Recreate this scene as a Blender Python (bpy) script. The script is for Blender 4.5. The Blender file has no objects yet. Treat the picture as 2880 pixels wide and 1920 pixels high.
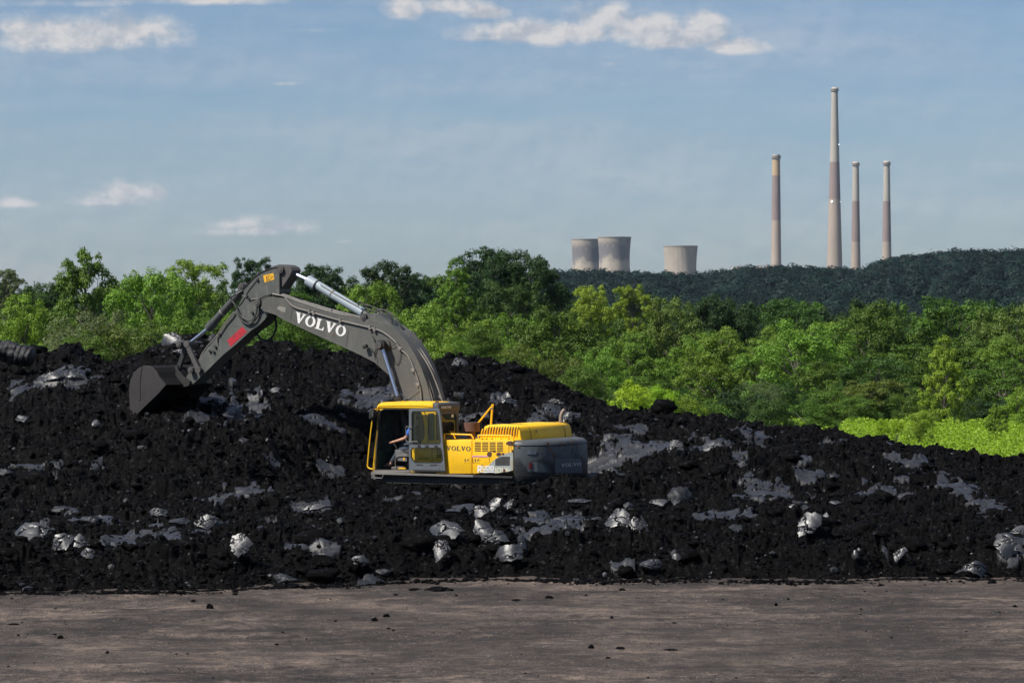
import bpy, bmesh, math, random
import numpy as np
from mathutils import Vector, Matrix, noise as mnoise
from mathutils.geometry import tessellate_polygon
R = math.radians
scene = bpy.context.scene
COL = scene.collection
random.seed(7); RNG = np.random.default_rng(7)

# ------------------------------------------------------------------ camera, sun, sky, exposure
F = 8000.0; CX = 1440.0; HY = 900.0; CH = 5.0      # focal length in photo px, principal column, horizon row, eye height
cam = bpy.data.objects.new('camera', bpy.data.cameras.new('camera')); COL.objects.link(cam)
cam.location = (0, 0, CH); cam.rotation_euler = (R(90), 0, 0)
cam.data.sensor_width = 36; cam.data.lens = 100; cam.data.shift_y = -60/2880
cam.data.clip_start = 0.5; cam.data.clip_end = 30000
scene.camera = cam

EL = R(52); SX, SY = -0.90, -0.44
_n = math.hypot(SX, SY); SUN = Vector((SX/_n*math.cos(EL), SY/_n*math.cos(EL), math.sin(EL)))
sun = bpy.data.objects.new('sun', bpy.data.lights.new('sun', 'SUN')); COL.objects.link(sun)
sun.data.energy = 5.0; sun.data.angle = R(0.5); sun.data.color = (1.0, 0.95, 0.87)
sun.rotation_euler = SUN.to_track_quat('Z', 'Y').to_euler(); sun.location = (-200, -100, 300)

scene.view_settings.view_transform = 'Standard'; scene.view_settings.look = 'None'
scene.view_settings.exposure = 0.38; scene.view_settings.gamma = 1.0

W = bpy.data.worlds.new("World"); scene.world = W; W.use_nodes = True
nt = W.node_tree; nt.nodes.clear()
def N(t, **kw):
    n = nt.nodes.new(t)
    for k, v in kw.items(): setattr(n, k, v)
    return n
def lk(a, b): nt.links.new(a, b)
def mth(op, a, b=None, c=None, clamp=False):
    n = N('ShaderNodeMath', operation=op, use_clamp=clamp)
    for i, v in enumerate((a, b, c)):
        if v is None: continue
        if isinstance(v, (int, float)): n.inputs[i].default_value = v
        else: lk(v, n.inputs[i])
    return n.outputs[0]
def sky_world():
    out = N('ShaderNodeOutputWorld'); bg = N('ShaderNodeBackground'); lk(bg.outputs[0], out.inputs[0])
    sky = N('ShaderNodeTexSky', sky_type='NISHITA', sun_disc=False)
    sky.sun_elevation = EL; sky.sun_rotation = math.atan2(SUN.x, SUN.y)
    sky.air_density = 1.0; sky.dust_density = 0.6; sky.ozone_density = 2.0; sky.altitude = 300
    tc = N('ShaderNodeTexCoord'); sp = N('ShaderNodeSeparateXYZ'); lk(tc.outputs['Generated'], sp.inputs[0])
    X, Y, Z = sp.outputs
    yy = mth('MAXIMUM', Y, 0.02)
    U = mth('MULTIPLY', mth('DIVIDE', X, yy), 8.0); V = mth('MULTIPLY', mth('DIVIDE', Z, yy), 8.0)
    cb = N('ShaderNodeCombineXYZ'); lk(U, cb.inputs[0]); lk(V, cb.inputs[1])
    def noi(scale, detail, rough, sx=1, sy=1):
        mp = N('ShaderNodeMapping'); lk(cb.outputs[0], mp.inputs[0]); mp.inputs['Scale'].default_value = (sx, sy, 1)
        n = N('ShaderNodeTexNoise'); lk(mp.outputs[0], n.inputs['Vector'])
        n.inputs['Scale'].default_value = scale; n.inputs['Detail'].default_value = detail; n.inputs['Roughness'].default_value = rough
        return n.outputs['Fac']
    n1 = noi(6.0, 8, 0.62, 1, 1.25); n2 = noi(1.5, 6, 0.6, 0.32, 2.4); n3 = noi(14, 4, 0.55)
    _cb = cb; cb = N('ShaderNodeCombineXYZ'); lk(mth('ADD', U, -0.020), cb.inputs[0]); lk(mth('ADD', V, 0.028), cb.inputs[1]); n1b = noi(6.0, 8, 0.62, 1, 1.25); cb = _cb
    mask = None
    for (px, py, rx, ry, st) in [(140,98,140,52,1.1),(250,112,220,56,1.15),(350,95,140,54,1.1),(480,148,170,16,.45),(1150,28,70,42,1),(1250,20,100,30,1),(1360,40,75,28,1),
              (1370,108,120,20,.8),(1500,98,210,42,1.1),(1640,95,150,42,1.1),(1690,58,100,58,1.15),(1790,88,170,52,1.15),(1900,118,150,36,1.1),(1985,92,72,62,1.2),(2060,132,100,32,1.1),
              (1505,165,40,18,.6),(1715,182,55,22,.5),(1960,195,40,12,.45),(350,545,95,40,1),(300,568,160,24,.8),(430,548,55,34,.9),(40,572,90,26,.8),(215,535,30,12,.3),
              (660,630,90,34,.75),(810,640,110,34,.75),(740,652,190,22,.72),(970,680,110,16,.4),(800,236,95,16,.6),(200,12,320,24,.6),(600,2,220,20,.8),(1150,215,300,18,.42),(850,88,260,20,.35)]:
        a = mth('MULTIPLY', mth('SUBTRACT', U, (px-1440)/1000), 1000/rx)
        v = mth('MULTIPLY', mth('SUBTRACT', V, (900-py)/1000), 1000/ry)
        v = mth('MAXIMUM', v, mth('MULTIPLY', v, -1.5))
        e = mth('SUBTRACT', st if st > 0.7 else st-0.38, mth('POWER', mth('ADD', mth('MULTIPLY', a, a), mth('MULTIPLY', v, v)), 0.6))
        mask = e if mask is None else mth('MAXIMUM', mask, e)
    m = mth('ADD', mask, mth('MULTIPLY', mth('SUBTRACT', n1, 0.50), 2.5))
    m = mth('MULTIPLY', mth('ADD', m, 0.66), 0.80, clamp=True); m = mth('MULTIPLY', m, m)
    m = mth('SMOOTHSTEP', m, 0.0, 1.0) if False else m
    m = mth('MULTIPLY', m, mth('ADD', 0.75, mth('MULTIPLY', n3, 0.45)), clamp=True); lit = mth('ADD', 0.60, mth('MULTIPLY', mth('SUBTRACT', n1, n1b), 6.0), clamp=True)
    wisp = mth('MULTIPLY', mth('SUBTRACT', n2, 0.37), 2.2, clamp=True)
    cover = mth('MAXIMUM', mth('MULTIPLY', m, 0.90), mth('MULTIPLY', wisp, 0.50))
    tint = N('ShaderNodeMix', data_type='RGBA', blend_type='MULTIPLY'); tint.inputs[0].default_value = 1
    lk(sky.outputs[0], tint.inputs[6]); tint.inputs[7].default_value = SKYTINT
    mx = N('ShaderNodeMix', data_type='RGBA'); lk(cover, mx.inputs[0]); lk(tint.outputs[2], mx.inputs[6]); cc = N('ShaderNodeMix', data_type='RGBA'); lk(lit, cc.inputs[0]); cc.inputs[6].default_value = (5.3, 5.5, 6.0, 1); cc.inputs[7].default_value = (8.3, 7.9, 7.6, 1); lk(cc.outputs[2], mx.inputs[7])
    lk(mx.outputs[2], bg.inputs[0]); bg.inputs[1].default_value = 0.070
SKYTINT = (0.71, 0.825, 1.0, 1); CLOUD = (7.4, 7.1, 7.0, 1)
sky_world()

# ------------------------------------------------------------------ bookkeeping
def tag(o, label=None, cat=None, group=None, kind=None):
    if label: o['label'] = label
    if cat: o['category'] = cat
    if group: o['group'] = group
    if kind: o['kind'] = kind
    return o
def empty(name, loc=(0,0,0), rz=0):
    o = bpy.data.objects.new(name, None); COL.objects.link(o); o.location = loc; o.rotation_euler = (0, 0, rz)
    o.empty_display_size = 0.5; return o
def link(name, me, mat=None, parent=None):
    o = bpy.data.objects.new(name, me); COL.objects.link(o)
    if mat is not None:
        me.materials.clear(); me.materials.append(mat)
    if parent: o.parent = parent
    return o
def np_mesh(name, verts, faces, smooth=False):
    """verts (n,3), faces (m,k) with one k"""
    me = bpy.data.meshes.new(name); verts = np.ascontiguousarray(verts, dtype=np.float32); faces = np.ascontiguousarray(faces, dtype=np.int32)
    me.vertices.add(len(verts)); me.vertices.foreach_set('co', verts.ravel())
    m, k = faces.shape
    me.loops.add(m*k); me.loops.foreach_set('vertex_index', faces.ravel())
    me.polygons.add(m); me.polygons.foreach_set('loop_start', np.arange(m, dtype=np.int32)*k)
    try: me.polygons.foreach_set('loop_total', np.full(m, k, dtype=np.int32))
    except Exception: pass
    me.polygons.foreach_set('use_smooth', np.full(m, smooth, dtype=bool))
    me.update(calc_edges=True); me.validate(); return me
def fattr(me, name, data):
    a = me.attributes.new(name, 'FLOAT', 'POINT'); a.data.foreach_set('value', np.ascontiguousarray(data, dtype=np.float32))

# ------------------------------------------------------------------ materials
def newmat(name):
    m = bpy.data.materials.new(name); m.use_nodes = True; m.node_tree.nodes.clear(); return m, m.node_tree
class NT:
    def __init__(s, t): s.t = t
    def n(s, ty, **kw):
        n = s.t.nodes.new(ty)
        for k, v in kw.items():
            if k in n.inputs if isinstance(k, str) else False: n.inputs[k].default_value = v
            else: setattr(n, k, v)
        return n
    def l(s, a, b): s.t.links.new(a, b)
    def noise(s, scale, detail=4, rough=0.55, vec=None, stretch=None):
        n = s.t.nodes.new('ShaderNodeTexNoise'); n.inputs['Scale'].default_value = scale; n.inputs['Detail'].default_value = detail; n.inputs['Roughness'].default_value = rough
        v = vec or s.coord()
        if stretch:
            mp = s.t.nodes.new('ShaderNodeMapping'); s.l(v, mp.inputs[0]); mp.inputs['Scale'].default_value = stretch; v = mp.outputs[0]
        s.l(v, n.inputs['Vector']); return n.outputs['Fac']
    def coord(s):
        if not hasattr(s, '_c'): s._c = s.t.nodes.new('ShaderNodeTexCoord')
        return s._c.outputs['Object']
    def ramp(s, fac, stops):
        r = s.t.nodes.new('ShaderNodeValToRGB'); s.l(fac, r.inputs[0]); e = r.color_ramp.elements
        while len(e) < len(stops): e.new(0.5)
        for i, (p, c) in enumerate(stops):
            e[i].position = p; e[i].color = (*c, 1) if hasattr(c, '__len__') else (c, c, c, 1)
        return r.outputs[0]
    def mix(s, fac, a, b, blend='MIX'):
        m = s.t.nodes.new('ShaderNodeMix'); m.data_type = 'RGBA'; m.blend_type = blend
        for i, v in ((0, fac), (6, a), (7, b)):
            if isinstance(v, (int, float)): m.inputs[i].default_value = v
            elif isinstance(v, tuple): m.inputs[i].default_value = (*v[:3], 1)
            else: s.l(v, m.inputs[i])
        return m.outputs[2]
    def bump(s, h, strength=0.3, dist=0.02):
        b = s.t.nodes.new('ShaderNodeBump'); b.inputs['Strength'].default_value = strength; b.inputs['Distance'].default_value = dist
        s.l(h, b.inputs['Height']); return b.outputs[0]
    def princ(s, base, rough=0.5, metal=0.0, normal=None, **kw):
        p = s.t.nodes.new('ShaderNodeBsdfPrincipled'); o = s.t.nodes.new('ShaderNodeOutputMaterial'); s.l(p.outputs[0], o.inputs[0])
        for k, v in (('Base Color', base), ('Roughness', rough), ('Metallic', metal)):
            if isinstance(v, (int, float)): p.inputs[k].default_value = v
            elif isinstance(v, tuple): p.inputs[k].default_value = (*v[:3], 1)
            else: s.l(v, p.inputs[k])
        if normal is not None: s.l(normal, p.inputs['Normal'])
        for k, v in kw.items(): p.inputs[k.replace('_', ' ')].default_value = v
        return p
def paint(name, col, rough=0.45, metal=0.0, grime=(0.03,0.028,0.028), amount=0.35, rust=0.0, gscale=3.0, bumpy=0.15, streak=True, spec=0.5, mud=None):
    m, t = newmat(name); k = NT(t)
    g = k.noise(gscale, 7, 0.65, stretch=(1.6, 1.6, 0.7) if streak else None)
    g2 = k.noise(gscale*9, 5, 0.6)
    gm = k.mix(0.45, g, g2)
    fac = k.ramp(gm, [(0.50, 0.0), (0.50+0.22/(0.3+amount), min(1, amount*1.4))])
    c = k.mix(fac, tuple(col), tuple(grime))
    v = k.noise(gscale*0.5, 3, 0.5); vv = k.ramp(v, [(0.3, 0.86), (0.7, 1.08)]); c = k.mix(1.0, c, vv, 'MULTIPLY')
    if rust > 0:
        rn = k.noise(gscale*1.3+1.7, 6, 0.6); rf = k.ramp(rn, [(0.66-rust*0.1, 0), (0.70-rust*0.1, 1)])
        c = k.mix(rf, c, (0.10, 0.045, 0.025))
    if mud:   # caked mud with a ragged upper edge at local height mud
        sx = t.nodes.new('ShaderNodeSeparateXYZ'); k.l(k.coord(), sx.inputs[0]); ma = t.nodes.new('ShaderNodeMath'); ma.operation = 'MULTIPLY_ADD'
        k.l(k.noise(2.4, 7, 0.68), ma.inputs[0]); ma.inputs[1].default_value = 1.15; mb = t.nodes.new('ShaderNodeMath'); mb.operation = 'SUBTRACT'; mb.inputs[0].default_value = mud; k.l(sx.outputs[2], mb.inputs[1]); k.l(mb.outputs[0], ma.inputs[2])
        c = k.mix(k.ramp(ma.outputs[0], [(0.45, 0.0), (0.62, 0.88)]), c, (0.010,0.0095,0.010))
    rr = k.ramp(gm, [(0.35, rough), (0.7, min(1, rough+0.3))])
    k.princ(c, rr, metal, k.bump(g2, bumpy, 0.004), Specular_IOR_Level=spec); return m
def flat(name, col, rough=0.6, metal=0.0, emit=None):
    m, t = newmat(name); k = NT(t); n = k.noise(25, 4, 0.6); c = k.mix(1.0, tuple(col), k.ramp(n, [(0.3, 0.8), (0.7, 1.1)]), 'MULTIPLY')
    p = k.princ(c, rough, metal)
    if emit: p.inputs['Emission Color'].default_value = (*emit[:3], 1); p.inputs['Emission Strength'].default_value = emit[3]
    return m
def glassmat(name, tint=(0.75,0.85,0.8), glossy=0.12, dirt=0.18):
    m, t = newmat(name); k = NT(t)
    tr = t.nodes.new('ShaderNodeBsdfTransparent'); tr.inputs[0].default_value = (*tint, 1)
    gl = t.nodes.new('ShaderNodeBsdfGlossy'); gl.inputs['Roughness'].default_value = 0.05; gl.inputs[0].default_value = (1,1,1,1)
    df = t.nodes.new('ShaderNodeBsdfDiffuse'); df.inputs[0].default_value = (0.13, 0.16, 0.15, 1)
    lw = t.nodes.new('ShaderNodeFresnel'); lw.inputs[0].default_value = 1.45
    a = t.nodes.new('ShaderNodeMixShader'); b = t.nodes.new('ShaderNodeMixShader'); o = t.nodes.new('ShaderNodeOutputMaterial')
    f = k.ramp(k.noise(6, 6, 0.65), [(0.4, dirt*0.5), (0.75, min(1, dirt*2.2))])
    k.l(f, a.inputs[0]); k.l(tr.outputs[0], a.inputs[1]); k.l(df.outputs[0], a.inputs[2])
    k.l(lw.outputs[0], b.inputs[0]); k.l(a.outputs[0], b.inputs[1]); k.l(gl.outputs[0], b.inputs[2]); k.l(b.outputs[0], o.inputs[0])
    return m
def coalmat(name, slab=False):
    m, t = newmat(name); k = NT(t)
    n1 = k.noise(3.0, 6, 0.6); n2 = k.noise(38, 5, 0.7); n3 = k.noise(11, 4, 0.6)
    base = k.ramp(n1, [(0.3, (0.0013,0.0012,0.0014)), (0.7, (0.0042,0.0038,0.0039))])
    slick = k.ramp(n3, [(0.3, (0.010,0.010,0.012)), (0.7, (0.036,0.037,0.042))])
    if slab:
        c = k.mix(1.0, slick, (1.15,1.15,1.14), 'MULTIPLY'); cr = k.ramp(n3, [(0.3, 0.37), (0.7, 0.52)]); nb = k.bump(k.noise(30, 5, 0.7, stretch=(0.4,1.6,1)), 0.22, 0.005); sp = 0.68
        k.princ(c, cr, 0, nb, Specular_IOR_Level=sp)
    else:
        at = t.nodes.new('ShaderNodeAttribute'); at.attribute_name = 'slick'
        f = at.outputs['Fac']
        c = k.mix(f, base, slick)
        r = k.mix(f, k.ramp(n3, [(0.35, 0.45), (0.7, 0.75)]), k.ramp(n2, [(0.3, 0.32), (0.7, 0.48)]))
        bs = t.nodes.new('ShaderNodeMath'); bs.operation = 'MULTIPLY_ADD'; k.l(f, bs.inputs[0]); bs.inputs[1].default_value = -0.55; bs.inputs[2].default_value = 0.9
        b = t.nodes.new('ShaderNodeBump'); b.inputs['Distance'].default_value = 0.03; k.l(bs.outputs[0], b.inputs['Strength']); k.l(n2, b.inputs['Height'])
        q = k.princ(c, r, 0, b.outputs[0]); sp = t.nodes.new('ShaderNodeMath'); sp.operation = 'MULTIPLY_ADD'; k.l(f, sp.inputs[0]); sp.inputs[1].default_value = 0.5; k.l(k.ramp(k.noise(9, 7, 0.8), [(0.55, 0.04), (0.69, 0.48)]), sp.inputs[2]); k.l(sp.outputs[0], q.inputs['Specular IOR Level'])
    return m
def leafmat(name, trans=0.45, tone=False):
    m, t = newmat(name); k = NT(t)
    oi = t.nodes.new('ShaderNodeObjectInfo')
    geo = t.nodes.new('ShaderNodeNewGeometry')
    v = k.ramp(k.noise(5, 3, 0.6), [(0.3, 0.72), (0.72, 1.25)])
    rnd = k.ramp(geo.outputs['Random Per Island'], [(0.0, (0.72,0.78,0.75)), (0.5, (1,1,1)), (1.0, (1.3,1.22,0.95))])
    c = k.mix(1.0, k.mix(1.0, oi.outputs['Color'], v, 'MULTIPLY'), rnd, 'MULTIPLY')
    if tone:
        ta = t.nodes.new('ShaderNodeAttribute'); ta.attribute_name = 'tone'; c = k.mix(1.0, c, ta.outputs['Color'], 'MULTIPLY')
    d = t.nodes.new('ShaderNodeBsdfPrincipled'); k.l(c, d.inputs['Base Color']); d.inputs['Roughness'].default_value = 0.5; d.inputs['Specular IOR Level'].default_value = 0.1 if tone else 0.22
    tr = t.nodes.new('ShaderNodeBsdfTranslucent'); k.l(k.mix(1.0, c, (1.25,1.25,0.6), 'MULTIPLY'), tr.inputs[0])
    mx = t.nodes.new('ShaderNodeMixShader'); mx.inputs[0].default_value = trans; o = t.nodes.new('ShaderNodeOutputMaterial')
    k.l(d.outputs[0], mx.inputs[1]); k.l(tr.outputs[0], mx.inputs[2]); k.l(mx.outputs[0], o.inputs[0]); return m

# ------------------------------------------------------------------ numpy noise
CREST_ = None
_P = RNG.permutation(4096).astype(np.int64); _G = RNG.random(4096)*2*np.pi
def hsh(ix, iy, s=0): return _P[(_P[(ix + s*131) & 4095] + iy) & 4095]
def perlin(x, y, s=0):
    ix = np.floor(x).astype(np.int64); iy = np.floor(y).astype(np.int64); fx = x-ix; fy = y-iy
    u = fx*fx*fx*(fx*(fx*6-15)+10); v = fy*fy*fy*(fy*(fy*6-15)+10)
    def g(a, b, dx, dy):
        t = _G[hsh(a, b, s)]; return np.cos(t)*dx + np.sin(t)*dy
    a = g(ix, iy, fx, fy); b = g(ix+1, iy, fx-1, fy); c = g(ix, iy+1, fx, fy-1); d = g(ix+1, iy+1, fx-1, fy-1)
    return ((a+(b-a)*u) + ((c+(d-c)*u)-(a+(b-a)*u))*v)*1.5
def fbm(x, y, o=4, s=0, g=0.5):
    r = 0; a = 1; f = 1
    for i in range(o): r = r + a*perlin(x*f, y*f, s+i*7); a *= g; f *= 2.03
    return r
def clods(x, y, size, s=0):
    """rounded lumps packed on a jittered lattice: height 0..1"""
    X = x/size; Y = y/size; ix = np.floor(X).astype(np.int64); iy = np.floor(Y).astype(np.int64); h = np.zeros_like(X)
    for dx in (-1, 0, 1):
        for dy in (-1, 0, 1):
            k = hsh(ix+dx, iy+dy, s); a = (k & 63)/63.0; b = ((k >> 6) & 63)/63.0; r = 0.35+0.55*((hsh(ix+dx, iy+dy, s+3) & 63)/63.0)
            d2 = (X-ix-dx-a)**2 + (Y-iy-dy-b)**2
            h = np.maximum(h, np.sqrt(np.maximum(r*r-d2, 0)))
    return h
def cracks(x, y, size, s=0, ids=False):
    """0 on crack lines, 1 inside plates"""
    X = x/size; Y = y/size; ix = np.floor(X).astype(np.int64); iy = np.floor(Y).astype(np.int64)
    d1 = np.full_like(X, 9.0); d2 = np.full_like(X, 9.0); cid = np.zeros_like(X)
    for dx in (-1, 0, 1):
        for dy in (-1, 0, 1):
            k = hsh(ix+dx, iy+dy, s); a = (k & 63)/63.0; b = ((k >> 6) & 63)/63.0
            d = np.sqrt((X-ix-dx-a)**2 + (Y-iy-dy-b)**2); cid = np.where(d < d1, a-0.5+(b-0.5)*(X-ix-dx-a)*1.2, cid); lo = np.minimum(d1, d); d2 = np.minimum(np.maximum(d1, d), d2); d1 = lo
    r = np.clip((d2-d1)*9, 0, 1); return (r, cid) if ids else r
def sstep(a, b, x):
    t = np.clip((x-a)/(b-a), 0, 1); return t*t*(3-2*t)

# ------------------------------------------------------------------ terrain
CREST = np.array([(-600,985),(0,985),(78,979),(122,975),(139,987),(163,984),(180,962),(222,966),(237,985),(261,985),(286,1003),(306,1007),(367,995),(400,985),(437,962),(470,940),(540,936),(590,944),
    (625,962),(650,982),(702,968),(740,958),(816,960),(835,972),(849,986),(877,978),(960,989),(1050,1003),(1170,1012),(1221,1014),(1240,1000),(1264,994),(1378,1000),(1407,1019),(1450,1017),(1503,1037),
    (1575,1069),(1629,1105),(1664,1123),(1700,1131),(1707,1144),(1750,1147),(1843,1147),(1896,1166),(1980,1170),(2039,1165),(2138,1190),(2217,1200),(2276,1197),(2316,1208),(2347,1206),
    (2415,1228),(2490,1224),(2502,1237),(2549,1262),(2573,1252),(2597,1262),(2676,1264),(2731,1278),(2810,1280),(2880,1296),(3400,1340)], float)
EDGE = np.array([(-600,1676),(0,1673),(400,1668),(640,1664),(760,1654),(900,1651),(1000,1652),(1080,1646),(1180,1637),(1400,1634),(1640,1640),(1800,1636),(2400,1640),(2500,1632),(2880,1634),(3400,1634)], float)
_sx = np.linspace(-600, 3400, 401); _sy = np.convolve(np.pad(np.interp(_sx, CREST[:,0], CREST[:,1]), 12, mode='edge'), np.hanning(27)[1:-1]/np.hanning(27).sum(), 'valid')[:401]
def ground_z(x, D):
    """open ground behind the heap, then the wooded valley, the ridge and the plain"""
    x = np.asarray(x, float); D = np.asarray(D, float)
    z = np.interp(D, [0, 60, 95, 150, 172, 210, 300, 500, 900, 1500], [-0.04, -0.04, 0.0, -1.05, -1.75, -3.2, -6.4, -12, -12, -4])
    u = x/np.maximum(D, 1)*F + CX
    top = 5 + (HY - np.interp(u, [-9000,-2000,0,900,1300,1560,1750,1960,2080,2300,2430,2480,2600,2720,2880,3500,9000],
                                [880,880,880,878,838,820,824,834,815,813,818,788,776,762,768,760,840]))/F*2000
    r = sstep(1450, 2000, D)
    z = z*(1-r) + top*r
    z = np.where(D > 2000, top + (-20-top)*sstep(2100, 3200, D), z)
    return z
def pile_prof(px, D):
    """smooth surface of the heap"""
    yc = np.interp(px, CREST[:,0], CREST[:,1]); ye = np.interp(px, EDGE[:,0], EDGE[:,1])
    De = CH*F/(ye-HY); Dc = np.interp(px, [0, 1450, 1700, 2880], [88, 85, 80, 77])
    zc = CH - (yc-HY)/F*Dc; zcs = CH - (np.interp(px, _sx, _sy)-HY)/F*Dc
    t = D - De
    zp = np.minimum(0.90, zcs-0.05)      # the plateau the excavator stands behind
    s1 = sstep(-0.1, 1.9, t)
    z = s1*0.80*np.minimum(1, zp/1.05) + np.clip((t-1.5)/10.0, 0, 1)*(zp-0.80*np.minimum(1, zp/1.05)) - 0.12*(t < 0)
    rise = np.clip((D-66.5)/(Dc-66.5), 0, 1)
    conc = np.interp(px, [0, 1500, 1750, 2880], [0.95, 0.9, 0.75, 0.8])
    zt = zcs + (zc-zcs)*sstep(0.72, 0.98, rise); z = np.where(D > 66.5, zp + (zt-zp)*rise**conc, z)
    z = np.where(D > Dc, zc - (D-Dc)*0.55 - 0.03*(D-Dc)**2, z)
    return z, De, Dc
THX = 32.0; EXO = (-1.10, 72.0)
def pile_low(px, D):
    z, De, Dc = pile_prof(px, D); x = (px-CX)/F*D
    env = sstep(0.0, 2.0, D-De)
    crestlock = 1 - 0.8*np.exp(-((D-Dc)/2.5)**2)
    z = z + env*crestlock*(sstep(58, 75, D)*0.26*fbm(x*0.22, D*0.30, 3, 11) + 0.17*fbm(x*0.55, D*0.75, 3, 23))*sstep(3500, 3400, px)
    # trench with the machine in it, hidden behind the lip in front
    c, s = math.cos(R(THX)), math.sin(R(THX)); rx = x-EXO[0]; ry = D-EXO[1]
    a = -c*rx + s*ry; b = -s*rx - c*ry
    dr = np.sqrt(np.clip(np.abs(a+0.35)-2.4, 0, 99)**2 + np.clip(np.abs(b)-1.3, 0, 99)**2)
    fr = sstep(-0.5, 1.5, b)*sstep(5.2, 2.9, np.abs(a+0.35)); cap = 0.80 + np.clip(dr-0.3, 0, 99)*(0.55-0.47*fr)
    z = np.minimum(z, cap)
    dig = np.exp(-((a-8.0)/1.5)**2 - (b/1.6)**2); z = z - 0.30*dig
    return z
def hit(px, py):
    """where the line of sight through a photo point meets the smooth heap"""
    D = np.arange(50, 92, 0.05); z = pile_low(np.full_like(D, px), D); ray = CH-(py-HY)/F*D
    i = np.argmax(z >= ray); 
    if not (z >= ray).any(): i = np.argmin(np.abs(z-ray))
    return float(D[i]), float(z[i])
# glossy pressed patches of sludge: photo centre, half width, half height in photo px
PATCH = [(1050,1110,75,28),(1190,1118,40,30),(690,1152,60,26),(600,1120,50,16),(900,1180,70,12),(560,1175,40,20),(145,1062,90,24),(215,1060,40,12),(1250,1130,30,14),(1330,1170,60,14),(1410,1120,40,14),
 (1560,1152,60,14),(1500,1175,40,10),(1720,1300,70,36),(1840,1255,105,30),(1999,1258,50,20),(1905,1245,40,18),(2152,1392,80,24),(2290,1330,50,14),(2480,1400,80,10),(2700,1370,60,30),(2780,1420,50,14),
 (1780,1200,50,12),(2120,1210,40,10),(2350,1240,40,10),(1130,1390,80,6),(260,1455,120,10),(420,1500,110,16),(700,1465,140,8),(1560,1450,110,12),(1540,1480,130,8),(900,1540,70,16),(1740,1590,40,14),
 (2850,1540,50,40),(920,1310,50,12),(620,1395,60,8),(120,1310,70,10),(880,1430,60,10),(2020,1450,80,6),(2560,1300,60,8),(1060,1640,60,14),(760,1290,30,8),(1700,1410,60,5),(1480,1440,60,5),(700,1380,40,8),(2260,1290,26,8),(2080,1270,30,9)]
PW = []
for (px, py, a, b) in PATCH:
    D, z = hit(px, py); D1, _ = hit(px, py-b); D2, _ = hit(px, py+b)
    PW.append(((px-CX)/F*D, D, max(0.12, a/F*D), min(3.0, max(0.25, abs(D1-D2)/2))))
def pile_full(px, D, fine=True):
    z0 = pile_low(px, D); x = (px-CX)/F*D
    _, De, Dc = pile_prof(px, D)
    wob = fbm(x*2.2, D*1.1, 4, 31)
    sl = np.zeros_like(z0)
    for (cx, cd, rx, rd) in PW:
        e = 1.15 - np.sqrt(((x-cx)/rx)**2 + ((D-cd)/rd)**2) + 0.75*wob
        sl = np.maximum(sl, sstep(0.0, 0.22, e))
    rn = fbm(x*0.9, D*0.45, 4, 41) + 0.5*wob
    sl = np.maximum(sl, 0.95*sstep(0.95, 1.05, rn)*sstep(1.2, 2.5, D-De))
    holes = sstep(0.50, 0.60, fbm(x*3.5, D*3, 3, 53)); sl = sl*(1-holes)
    am = 0.55+0.95*sstep(-0.35, 0.45, fbm(x*0.45, D*0.35, 3, 401)); rg_ = 1-2.2*np.abs(fbm(x*0.42+0.3*wob, D*0.75, 3, 411)); 
    am = am*(1-0.55*sstep(0.10, 0.42, fbm(x*0.33+5, D*0.42, 3, 431))); rough = 0.21*np.clip(rg_, 0, 1)**2*sstep(0.5, 2, D-De) + am*0.145*clods(x, D, 0.85, 1)*sstep(-0.1, 0.5, fbm(x*0.5, D*0.5, 2, 61)) + am*0.085*clods(x+0.15*wob, D, 0.36, 2) + am*0.058*clods(x, D+0.1*wob, 0.17, 3) + 0.042*clods(x, D, 0.085, 4) + 0.07*fbm(x*1.3, D*1.1, 5, 71, 0.55)
    ck, cid = cracks(x+0.2*wob, D*0.6, 0.30, 81, True)
    smooth = 0.19 + 0.03*fbm(x*1.3, D*1.3, 3, 91) + 0.05*fbm(x*0.9, D*3.0, 2, 95) + 0.03*ck*sstep(-0.3, 0.2, fbm(x, D, 2, 97)) + 0.03*cid
    env = sstep(-0.25, 0.5, D-De)
    far = 1 - 0.35*np.exp(-((D-Dc)/1.5)**2)
    z = z0 + env*(rough*(1-sl) + smooth*sl)*far - 0.235*far
    return z, sstep(0.72, 0.98, sl)*sstep(0.3, 0.9, ck+0.5)
M = {}
M['coal'] = coalmat('coal_sludge'); M['slab'] = coalmat('pressed_sludge', True)
def fan(name, px0, px1, npx, Ds, zfun, mat, attr=False):
    P, Dg = np.meshgrid(np.linspace(px0, px1, npx), Ds)
    r = zfun(P, Dg); z, sl = r if isinstance(r, tuple) else (r, None)
    x = (P-CX)/F*Dg; v = np.stack([x, Dg, z], -1).reshape(-1, 3)
    nr, nc = P.shape; i = (np.arange(nr-1)[:,None]*nc + np.arange(nc-1)[None,:]).ravel()
    f = np.stack([i, i+1, i+nc+1, i+nc], -1)
    me = np_mesh(name, v, f, True)
    if sl is not None: fattr(me, 'slick', sl.ravel())
    return link(name, me, mat), z, sl

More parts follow.
